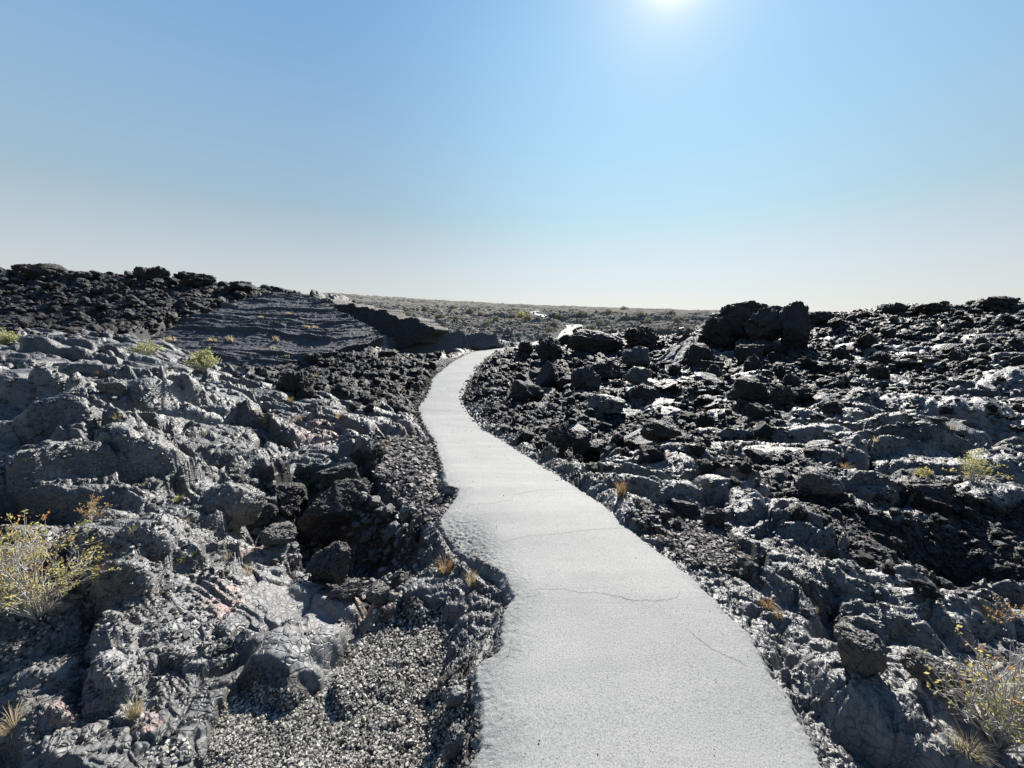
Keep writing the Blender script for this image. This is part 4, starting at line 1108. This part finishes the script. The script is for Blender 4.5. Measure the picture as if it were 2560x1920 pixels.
def rubble(name, polys, n, px0, px1, protos, mat, label, wmin=.02, wmax=.5, smooth=False, sinkf=.2):
    uv = scatter_pts(polys, n); P_, Dp = ground_pts(uv); out = clear_path(P_)
    px = px0 * (px1 / px0) ** (rng.random(len(P_)) ** 2.2)
    s = np.clip(px * Dp / F, wmin, wmax) / 2
    ok = (out > s * 1.1 + .01) & (Dp < 60)
    if mat is M['aa']: ok &= (rng.random(len(P_)) < .12 + FAA.at(P_[:, 0], P_[:, 1]))
    P_ = P_[ok]; s = s[ok]; P_[:, 2] += s * sinkf
    o = merge(protos, P_, s, rng.uniform(0, 6.28, len(P_)), rng.uniform(-.6, .6, len(P_)), name, mat, smooth)
    tag(o, label, kind='stuff'); return o
rubble('rubble', RUB, 4200, 11, 30, P2, M['aa'], 'dark lava rubble covering the slopes')
rubble('rubble', RUB, 15000, 5, 13, P1, M['aa'], 'small dark lava rubble between the rocks')
rubble('rubble', [AA_POLYS[4]], 900, 6, 26, P2, M['pah'], 'loose rubble on the floor of the hollow')
SH = [[(0,1280),(540,1240),(600,1500),(560,1700),(300,1850),(0,1900)],[(1950,880),(2560,860),(2560,1230),(1990,1250)],[(1480,1180),(1640,1150),(1800,1200),(1990,1300),(2150,1400),(2060,1560),(1900,1470),(1750,1300),(1600,1260)],[(0,900),(500,930),(1000,1050),(950,1200),(560,1200),(0,1250)],[(2000,1480),(2560,1480),(2560,1700),(2100,1600)]]
rubble('shards', SH, 5200, 4, 16, P1, M['pah'], 'loose grey lava shards strewn on the crust', wmin=.008)
rubble('shards', SH[:1] + SH[2:3], 1500, 4, 15, P1, M['brown'], 'brown weathered shards in the hollows of the crust', wmin=.008)
tick('gravel')
# gravel
def gravel_f(name, polys, n, s0, s1, mat, label, dark=False):
    uv = scatter_pts(polys, n); P_, Dp = ground_pts(uv); out = clear_path(P_)
    s = (s0 + (s1 * 1.5 - s0) * rng.random(len(P_)) ** 2.4) * np.clip(Dp / 2.2, .8, 3) ; ok = (out > .015)
    if dark: ok &= fbm(P_[:, 0] * 2.2, P_[:, 1] * 2.2, 501, 4) > .12
    P_ = P_[ok]; s = s[ok]
    P_[:, 2] += s * .2
    o = merge(G0, P_, s, rng.uniform(0, 6.28, len(P_)), rng.uniform(-1, 1, len(P_)), name, mat, False); tag(o, label, kind='stuff')
gravel_f('gravel', GRAVEL_POLYS[:1], 34000, .0027, .0064, M['gravel'], 'pale and dark cinder gravel in the left foreground')
gravel_f('gravel', GRAVEL_POLYS[1:2], 5000, .005, .012, M['gravel_dark'], 'dark cinder gravel on the right side of the path')
gravel_f('gravel', GRAVEL_POLYS[2:3], 5000, .006, .014, M['gravel_dark'], 'brownish cinder gravel on the left side of the path')
CLUMP = True
gravel_f('gravel', [[(480,1500),(1000,1500),(1080,1560),(560,1740),(300,1760)],[(0,1500),(500,1500),(560,1900),(0,1920)]], 5000, .004, .009, M['gravel'], 'loose cinder grains caught on the crust', True)
# crumbs shed along both path edges
k_ = (30 + (len(Lc) - 90) * rng.random(7000) ** 1.25).astype(int); sd2 = rng.random(7000) < .62; E_ = np.where(sd2[:, None], Lc[k_], Rc[k_]); O_ = np.where(sd2[:, None], (Lc - Rc)[k_], (Rc - Lc)[k_])[:, :2]
O_ /= np.linalg.norm(O_, axis=1)[:, None]; dE = np.linalg.norm(E_[:, :2], axis=1); of = (-.02 + rng.random(7000) ** 1.8 * .3) * np.clip(dE / 4, 1, 4)
xy = E_[:, :2] + O_ * of[:, None]; zz_ = np.where(of > .005, FG.at(xy[:, 0], xy[:, 1]), E_[:, 2] - .012); s_ = rng.uniform(.005, .014, 7000) * np.clip(dE / 3, .6, 4)
tag(merge(G0, np.column_stack([xy, zz_ + s_ * .2]), s_, rng.uniform(0, 6, 7000), rng.uniform(-1, 1, 7000), 'gravel', M['gravel_dark']), 'crumbs of dark gravel along both edges of the path', kind='stuff')
# wind-blown grit lying on the paving
k_ = rng.integers(30, len(Lc) - 200, 1500); t_ = rng.random(1500); t_ = np.where(rng.random(1500) < .6, t_ ** 3, t_); t_ = np.where(rng.random(1500) < .5, t_, 1 - t_)[:, None]
xy = Lc[k_] * (1 - t_) + Rc[k_] * t_; s_ = rng.uniform(.0008, .0022, 1500) * (1 + rng.random(1500) ** 8) * np.clip(np.linalg.norm(xy[:, :2], axis=1) / 3, .8, 3)
tag(merge(G0, xy + [0, 0, .004], s_, rng.uniform(0, 6, 1500), rng.uniform(-1, 1, 1500), 'gravel', M['gravel_dark']), 'fine dark grit blown onto the paving', kind='stuff')
# blocks strewn over the far plain
FARP = [[(790,745),(1000,760),(1400,775),(1760,790),(1760,850),(1560,845),(1450,830),(1300,850),(1100,828),(960,790)]]
uv = scatter_pts(FARP, 5200); P_, Dp = ground_pts(uv); out = clear_path(P_)
s_ = rng.uniform(2., 6.5, len(P_)) * (.6 + rng.random(len(P_)) ** 3) * Dp / F / 2; ok = (Dp > 26) & (Dp < 320) & (out > .5 + Dp * .01)
tag(merge(P2, P_[::4][(Dp > 30)[::4]] + rng.normal(0, .8, (int((Dp > 30)[::4].sum()), 3)) * [1, 1, 0], (rng.uniform(3, 7, len(P_)) * Dp / F / 2)[::4][(Dp > 30)[::4]], rng.uniform(0, 6, int((Dp > 30)[::4].sum())), rng.uniform(-.3, .3, int((Dp > 30)[::4].sum())), 'dry_brush', M['brush']), 'low dry brush and grass between the blocks of the far plain', kind='stuff')
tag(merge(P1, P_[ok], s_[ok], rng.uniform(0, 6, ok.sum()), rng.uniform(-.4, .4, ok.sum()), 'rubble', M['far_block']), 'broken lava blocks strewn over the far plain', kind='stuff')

tick('plants')
# ------------------------------------------------------------------ plants
class TB:
    def __init__(s): s.v = []; s.f = []
    def tube(s, pts, r0, r1, k=4):
        pts = np.array(pts); n = len(pts); b = len(s.v)
        for i in range(n):
            t = pts[min(i + 1, n - 1)] - pts[max(i - 1, 0)]; t = t / (np.linalg.norm(t) + 1e-9)
            a = np.cross(t, [0, 0, 1.]) if abs(t[2]) < .9 else np.cross(t, [1., 0, 0]); a /= np.linalg.norm(a) + 1e-9; c = np.cross(t, a)
            r = r0 + (r1 - r0) * i / max(1, n - 1)
            for j in range(k):
                an = 6.2832 * j / k; s.v.append(pts[i] + (a * math.cos(an) + c * math.sin(an)) * r)
        for i in range(n - 1):
            for j in range(k):
                j2 = (j + 1) % k; s.f.append((b + i * k + j, b + i * k + j2, b + (i + 1) * k + j2, b + (i + 1) * k + j))
    def leaf(s, p, d, nrm, l, w):
        side = np.cross(d, nrm); side /= np.linalg.norm(side) + 1e-9; b = len(s.v)
        s.v += [p, p + d * l * .5 + side * w, p + d * l, p + d * l * .5 - side * w]; s.f.append((b, b + 1, b + 2, b + 3))
    def build(s, name, mat, parent=None, loc=None):
        me = mesh_np(name, np.array(s.v), np.array(s.f), True); return obj(name, me, mat, parent, loc)
def unit(v): return v / (np.linalg.norm(v) + 1e-9)
def bush(u, v, wpx, hpx, label, leafmat, tipmat=None, tipfrac=.25, nst=26, leaves=1400, twr=.0018, lsz=.012, bare=.35, seed=0, name='shrub', lean=(0, 0)):
    r = np.random.default_rng(seed); p, dep = FG.hit(u, v)
    W_ = wpx * dep / F / 2; H_ = hpx * dep / F
    root = empty(name, p); tag(root, label, 'shrub')
    tw = TB(); lf = TB(); tp = TB(); tips = []
    for i in range(nst):
        az = r.uniform(0, 6.283); spread = r.random() ** .6
        end = np.array([math.cos(az) * W_ * spread + lean[0] * W_, math.sin(az) * W_ * .8 * spread + lean[1] * W_, H_ * (1.05 - .55 * spread ** 2) * r.uniform(.65, 1)])
        st = np.array([math.cos(az), math.sin(az), 0]) * W_ * .08 * r.random() + np.array([0, 0, -.02])
        pts = [st]; n = 7
        for k in range(1, n + 1):
            t = k / n; q = st + (end - st) * t; q = q + r.normal(0, 1, 3) * W_ * .05 * t ** .5; q[2] += math.sin(t * 3.1) * H_ * .05
            pts.append(q)
        tw.tube(pts, twr * 1.6, twr * .5, 4)
        for s_ in range(r.integers(4, 8)):
            k = r.integers(2, n); b0 = pts[k]; d = unit(pts[min(k + 1, n)] - pts[k - 1]) + r.normal(0, .6, 3); d[2] = abs(d[2]) * .7; d = unit(d)
            ln = W_ * r.uniform(.15, .42); q2 = [b0]
            for j in range(1, 5): q2.append(b0 + d * ln * j / 4 + r.normal(0, 1, 3) * ln * .06)
            tw.tube(q2, twr * .8, twr * .3, 3)
            if r.random() > bare: tips.append(q2[-1]); tips.append(q2[2])
        if r.random() > bare: tips.append(pts[-1])
    tips = np.array(tips)
    for i in range(leaves):
        c = tips[r.integers(len(tips))]; zrel = c[2] / H_
        cc = c + r.normal(0, 1, 3) * W_ * .035
        d = unit(r.normal(0, 1, 3) + np.array([0, 0, .5])); nn = unit(r.normal(0, 1, 3)); l = lsz * r.uniform(.6, 1.3)
        isT = tipmat is not None and (math.sin(c[0] * 37 / max(W_, .1) * .4 + c[1] * 9) * .5 + .5) * .6 + zrel * .4 > 1 - tipfrac
        (tp if isT else lf).leaf(cc, d, nn, l, l * .28)
    tw.build('branches', M['twig'], root); lf.build('leaves', leafmat, root)
    if tp.v: tag(tp.build('leaves', tipmat, root), 'orange tinted leaves')
    return root
bush(95,1530,300,260,'large yellow-green shrub with orange tips and bare grey twigs, left edge', M['leaf_green'], M['leaf_orange'], .25, 60, 2500, .002, .015, .45, 1)
bush(230,1300,90,60,'small orange tinted sprig behind the large shrub on the left', M['leaf_green'], M['leaf_orange'], .6, 12, 420, .0012, .012, .2, 2)
bush(508,928,78,52,'pale yellow bush at the back edge of the left lava plateau', M['leaf_pale'], None, 0, 40, 1500, .004, .045, .2, 3)
bush(366,888,70,34,'smaller pale bush on the plateau, left of the yellow one', M['leaf_pale'], None, 0, 26, 800, .004, .045, .35, 4)
bush(15,862,70,34,'pale green bush at the left edge below the dark ridge', M['leaf_pale'], None, 0, 26, 800, .004, .05, .2, 5)
bush(2440,1208,110,80,'twiggy green shrub growing from the light crust on the right', M['leaf_green'], None, 0, 24, 620, .002, .02, .45, 6)
bush(2306,1195,46,30,'little leafy sprig left of the twiggy green shrub', M['leaf_green'], None, 0, 9, 260, .0016, .018, .2, 7)
bush(2490,1860,300,300,'sprawling shrub of pale bare twigs with green and orange leaf tufts, right foreground', M['leaf_green'], M['leaf_orange'], .25, 80, 760, .0024, .016, .75, 8)
bush(2500,1560,110,70,'slender orange leaved sprig above the sprawling shrub, right edge', M['leaf_green'], M['leaf_orange'], .65, 10, 240, .0014, .012, .4, 9)

def tuft(u, v, wpx, hpx, label, mat, n=60, seed=0, name='grass_tuft', grp=None, bw=None):
    r = np.random.default_rng(seed + 70); p, dep = FG.hit(u, v); W_ = wpx * dep / F / 2; H_ = hpx * dep / F
    bw = bw or max(.0011, dep * .00045); t = TB()
    for i in range(n):
        az = r.uniform(0, 6.283); rr = r.random() ** .7; b0 = np.array([math.cos(az), math.sin(az), 0]) * W_ * .3 * rr + [0, 0, -.01]
        h = H_ * r.uniform(.4, 1.05); out = np.array([math.cos(az), math.sin(az), 0]) * W_ * r.uniform(.2, 1) 
        mid = b0 + out * .35 + [0, 0, h * .6]; end = b0 + out + [0, 0, h * (1 - .35 * rr)]
        sd = np.array([-math.sin(az + 1), math.cos(az + 1), 0]) * bw * r.uniform(.6, 1.3); b = len(t.v)
        t.v += [b0 - sd, b0 + sd, mid + sd * .8, mid - sd * .8, end + sd * .15, end - sd * .15]; t.f += [(b, b + 1, b + 2, b + 3), (b + 3, b + 2, b + 4, b + 5)]
    o = t.build(name, mat, None, p); tag(o, label, 'grass', grp); return o
ST_, RU, GR = M['straw'], M['straw_rust'], M['grass_green']
TUFTS = [
 (338,1790,70,70,'straw coloured tuft over the dark crack, lower left',ST_,110),(35,1815,120,50,'flattened patch of dry straw grass at the lower left edge',ST_,120),(334,1332,34,34,'dry upright wisp behind the left foreground crust',ST_,40),
 (570,1396,34,30,'short golden tuft left of the rounded lobe by the hollow',ST_,50),(622,1436,40,40,'thin dry tuft in the crack of the rounded lobe',ST_,45),(1114,1425,80,44,'tan sprawling grass on the rim below the broken path shoulder',RU,150),
 (1178,1462,50,56,'golden weedy tuft in the notch of the path edge',ST_,120),(968,1120,24,16,'small brown tuft beside the gravel strip',RU,40),(775,1212,46,24,'soft green tuft above the hollow',GR,160),(449,1250,40,20,'dull green tuft in the shade of the lower step',GR,110),
 (295,1050,34,30,'golden tuft at the end of the long shadowed step',ST_,60),(665,1056,34,28,'straw tuft, leftmost of the trio above the crusty domes',ST_,60),(720,1056,36,14,'low straw fringe in the middle of the trio above the crusty domes',ST_,50),
 (746,1052,26,26,'straw tuft, rightmost of the trio above the crusty domes',ST_,50),(641,1032,18,22,'tiny dry tuft behind the straw trio',ST_,30),(851,1048,28,32,'tan tuft against the dark clinker heap',RU,50),(727,1004,28,20,'sparse tan tuft on the crust before the clinker heap',RU,40),
 (255,936,36,16,'brownish tuft on the left plateau below the pale bushes',RU,50),(459,1400,40,18,'yellow-green weed on the left crust',GR,70),(488,1388,26,22,'small yellow-green weed right of its twin on the left crust',GR,50),(462,1304,44,18,'dry wisps on the pale left crust',ST_,40),
 (1551,1240,48,56,'orange-brown dry weed beside the path on the right',RU,140),(1918,1515,60,30,'rusty dry grass lining the crevice right of the path',RU,160),(1945,1538,40,24,'end of the rusty grass in the crevice, nearest the camera',RU,80),(2112,1170,46,22,'brown dry grass in front of the overhanging light slab',RU,90),
 (1758,1030,22,16,'tiny yellowish tuft among the rubble of the right slope',ST_,40),(2454,1252,32,16,'tan tuft on the light crust at the right',ST_,40),(1775,868,22,14,'pinkish dry tuft at the left foot of the crag',RU,30),
 (2420,1880,120,60,'dry yellow weed under the sprawling shrub',ST_,160),
]
for i, (u, v, w, h, lab, mt, n) in enumerate(TUFTS): tuft(u, v, w, h, lab, mt, n, i)
r_ = np.random.default_rng(5)
for i in range(20):
    if i < 12: u, v, = r_.uniform(20, 900), r_.uniform(930, 1500)
    else: u, v = r_.uniform(1750, 2540), r_.uniform(960, 1560)
    tuft(u, v, r_.uniform(14, 30), r_.uniform(12, 26), 'wispy little straw tuft rooted in a crevice of the %s lava' % ('left hand' if i < 12 else 'right hand'), (ST_, RU)[i % 3 == 0], 34, 900 + i, grp='wispy tufts in %s crevices' % ('left' if i < 12 else 'right'))
# small tufts on the ribbed slab (rest on the slab surface)
def on_plane(u, v, pl):
    o_, n = pl; a, y, z = ray(u, v); d = np.array([a, y, z]); c0 = np.array([0, 0, CAMZ]); return c0 + d * (((o_ - c0) @ n) / (d @ n)) + n * .08
SLP = plane_from(wpt(450, 905, 16.9), wpt(955, 856, 21), wpt(740, 740, 24.6))
for i, (u, v, w, h) in enumerate([(428,855,40,12),(533,857,26,10),(579,858,14,18),(723,792,20,10),(770,824,12,9),(789,826,16,10),(692,856,14,14),(719,900,18,10),(684,878,14,10),(655,800,12,8)]):
    p = on_plane(u, v, SLP); dep = CP * p[1] - SP * (p[2] - CAMZ); W_ = w * dep / F / 2; H_ = h * dep / F; t = TB(); r = np.random.default_rng(i + 300)
    for k in range(50):
        az = r.uniform(0, 6.28); b0 = np.array([math.cos(az), math.sin(az) * .5, 0]) * W_ * r.random(); end = b0 + np.array([r.normal() * H_ * .3, -.05, H_ * r.uniform(.5, 1)]); sd = np.array([.009, 0, 0]); b = len(t.v)
        t.v += [b0 - sd, b0 + sd, end + sd * .3, end - sd * .3]; t.f.append((b, b + 1, b + 2, b + 3))
    tag(t.build('grass_tuft', M['straw'], None, p), 'small dry tuft rooted in a groove of the huge ribbed slab', 'grass', 'dry tufts on the ribbed slab')
# distant brush on the plain: countable bushes
FB = [(900,785),(1085,783),(1100,795),(1140,800),(1175,782),(1200,788),(1280,793),(1303,792,1),(1385,813),(1375,830),(1240,800),(1500,812),(1620,806),(1690,803),(1560,775),(1320,800),(1020,790),(1060,778),(1130,772),(1450,790),(1520,785),(1600,790),(1680,785),(1395,796),(1215,812),(1720,825),(1480,825)]
fbm_mesh = None
for i, q_ in enumerate(FB):
    r = np.random.default_rng(800 + i); p, dep = FG.hit(q_[0], q_[1]); W_ = r.uniform(14, 26) * dep / F; H_ = r.uniform(9, 15) * dep / F
    if i % 4 == 0 or len(q_) > 2:
        lf = TB(); tw = TB()
        for k in range(14):
            az = r.uniform(0, 6.28); e = np.array([math.cos(az) * .9, math.sin(az) * .9, r.uniform(.4, .9)]); tw.tube([np.zeros(3) - [0, 0, .1], e * .5, e], .03, .01, 3)
        for k in range(420):
            d = unit(r.normal(0, 1, 3)); d[2] = abs(d[2]); c = d * r.uniform(.45, 1.) * np.array([1, 1, 1]); lf.leaf(c, unit(r.normal(0, 1, 3)), unit(r.normal(0, 1, 3)), .22, .08)
        lm = mesh_np('leaves', np.array(lf.v), np.array(lf.f)); lm.materials.append(M['leaf_pale'] if len(q_) > 2 else M['leaf_grey'])
        tm = mesh_np('branches', np.array(tw.v), np.array(tw.f)); tm.materials.append(M['twig'])
    root = empty('shrub', p); root.scale = (W_ / 2, W_ / 2, H_); root.rotation_euler[2] = r.uniform(0, 6)
    if len(q_) > 2: tag(root, 'bright yellow-green bush on the far plain left of the path', 'shrub')
    else: tag(root, 'grey-green desert bush dotting the far lava plain', 'shrub', 'bushes on the far plain')
    obj('leaves', lm, None, root); obj('branches', tm, None, root)

tick('sun')
# ------------------------------------------------------------------ sun and sky
EL = math.radians(35.9); AZS = math.radians(20.0)       # sun azimuth to the right of the view direction (+Y)
sd_ = bpy.data.lights.new('sun', 'SUN'); sd_.energy = 5.0; sd_.angle = math.radians(.53); sd_.color = (1, .95, .87)
sun = bpy.data.objects.new('sun', sd_); COL.objects.link(sun)
sdir = Vector((math.sin(AZS) * math.cos(EL), math.cos(AZS) * math.cos(EL), math.sin(EL)))
sun.rotation_euler = sdir.to_track_quat('Z', 'Y').to_euler()
w = bpy.data.worlds.new('World'); scene.world = w; w.use_nodes = True; nt = w.node_tree
bg = nt.nodes['Background']
sky = nt.nodes.new('ShaderNodeTexSky'); sky.sky_type = 'NISHITA'; sky.sun_disc = False
sky.sun_elevation = EL; sky.sun_rotation = AZS; sky.air_density = 1.0; sky.dust_density = 1.2; sky.ozone_density = 1.4; sky.altitude = 1800
bg.inputs[1].default_value = 1.0
def lin(c): return tuple(((x / 255) / 12.92 if x / 255 <= .04045 else ((x / 255 + .055) / 1.055) ** 2.4) for x in c)
EXPO = 1.0
tc = nt.nodes.new('ShaderNodeTexCoord'); nrm = nt.nodes.new('ShaderNodeVectorMath'); nrm.operation = 'NORMALIZE'; nt.links.new(tc.outputs['Generated'], nrm.inputs[0])
sx = nt.nodes.new('ShaderNodeSeparateXYZ'); nt.links.new(nrm.outputs[0], sx.inputs[0])
# clear, slightly dusty sky: colour by elevation (far from the sun / below the sun), by angle to the sun
def eramp(stops):
    k = 1 / 2 ** EXPO
    return ramp(nt, sx.outputs[2], [(p, tuple(x * k for x in lin(c))) for p, c in stops]).outputs[0]
away = eramp([(0, (214, 215, 212)), (.1, (200, 208, 211)), (.22, (166, 191, 207)), (.36, (148, 184, 215)), (.52, (127, 172, 219)), (1, (70, 112, 178))])
tow = eramp([(0, (228, 231, 228)), (.1, (219, 231, 236)), (.22, (192, 226, 242)), (.36, (175, 222, 250)), (.52, (163, 212, 251)), (1, (90, 140, 210))])
dt = nt.nodes.new('ShaderNodeVectorMath'); dt.operation = 'DOT_PRODUCT'; nt.links.new(nrm.outputs[0], dt.inputs[0]); dt.inputs[1].default_value = sdir
ang = math_n(nt, 'ARCCOSINE', dt.outputs['Value'])
fx = nt.nodes.new('ShaderNodeVectorMath'); fx.operation = 'MULTIPLY'; nt.links.new(nrm.outputs[0], fx.inputs[0]); fx.inputs[1].default_value = (1, 1, 0)
fn = nt.nodes.new('ShaderNodeVectorMath'); fn.operation = 'NORMALIZE'; nt.links.new(fx.outputs[0], fn.inputs[0])
fd = nt.nodes.new('ShaderNodeVectorMath'); fd.operation = 'DOT_PRODUCT'; nt.links.new(fn.outputs[0], fd.inputs[0]); fd.inputs[1].default_value = (math.sin(AZS), math.cos(AZS), 0)
aza = math_n(nt, 'ARCCOSINE', fd.outputs['Value'])
mr = nt.nodes.new('ShaderNodeMapRange'); mr.interpolation_type = 'SMOOTHERSTEP'; nt.links.new(aza, mr.inputs[0]); mr.inputs[1].default_value = 0; mr.inputs[2].default_value = .9; mr.inputs[3].default_value = 1; mr.inputs[4].default_value = 0
base = mixc(nt, mr.outputs[0], away, tow)
ma = nt.nodes.new('ShaderNodeMapRange'); ma.interpolation_type = 'SMOOTHSTEP'; nt.links.new(aza, ma.inputs[0]); ma.inputs[1].default_value = 1.25; ma.inputs[2].default_value = 2.5; ma.inputs[3].default_value = 1; ma.inputs[4].default_value = .42
base = mixc(nt, 1.0, base, ma.outputs[0], 'MULTIPLY')      # the sky opposite the sun is dimmer
def gauss(wd): return math_n(nt, 'EXPONENT', math_n(nt, 'MULTIPLY', math_n(nt, 'POWER', math_n(nt, 'DIVIDE', ang, wd), 2.0), -1.0))
h1 = mixc(nt, math_n(nt, 'MULTIPLY', gauss(.15), .6), base, (.37, .455, .49), 'MIX')
h1b = mixc(nt, math_n(nt, 'MULTIPLY', gauss(.085), .5), h1, (.46, .5, .5), 'MIX')
h2 = mixc(nt, gauss(.045), h1b, (.9, .9, .87), 'MIX')
skm = nt.nodes.new('ShaderNodeVectorMath'); skm.operation = 'MULTIPLY'; nt.links.new(sky.outputs[0], skm.inputs[0]); skm.inputs[1].default_value = (.075, .075, .075)
fin = mixc(nt, .06, h2, skm.outputs[0])
nt.links.new(fin, bg.inputs[0])
scene.view_settings.view_transform = 'Standard'; scene.view_settings.look = 'None'; scene.view_settings.gamma = 1; scene.view_settings.exposure = EXPO
scene.cycles.max_bounces = 5; scene.cycles.diffuse_bounces = 3; scene.cycles.glossy_bounces = 2; scene.cycles.transmission_bounces = 2
scene.cycles.use_denoising = True
print('done')
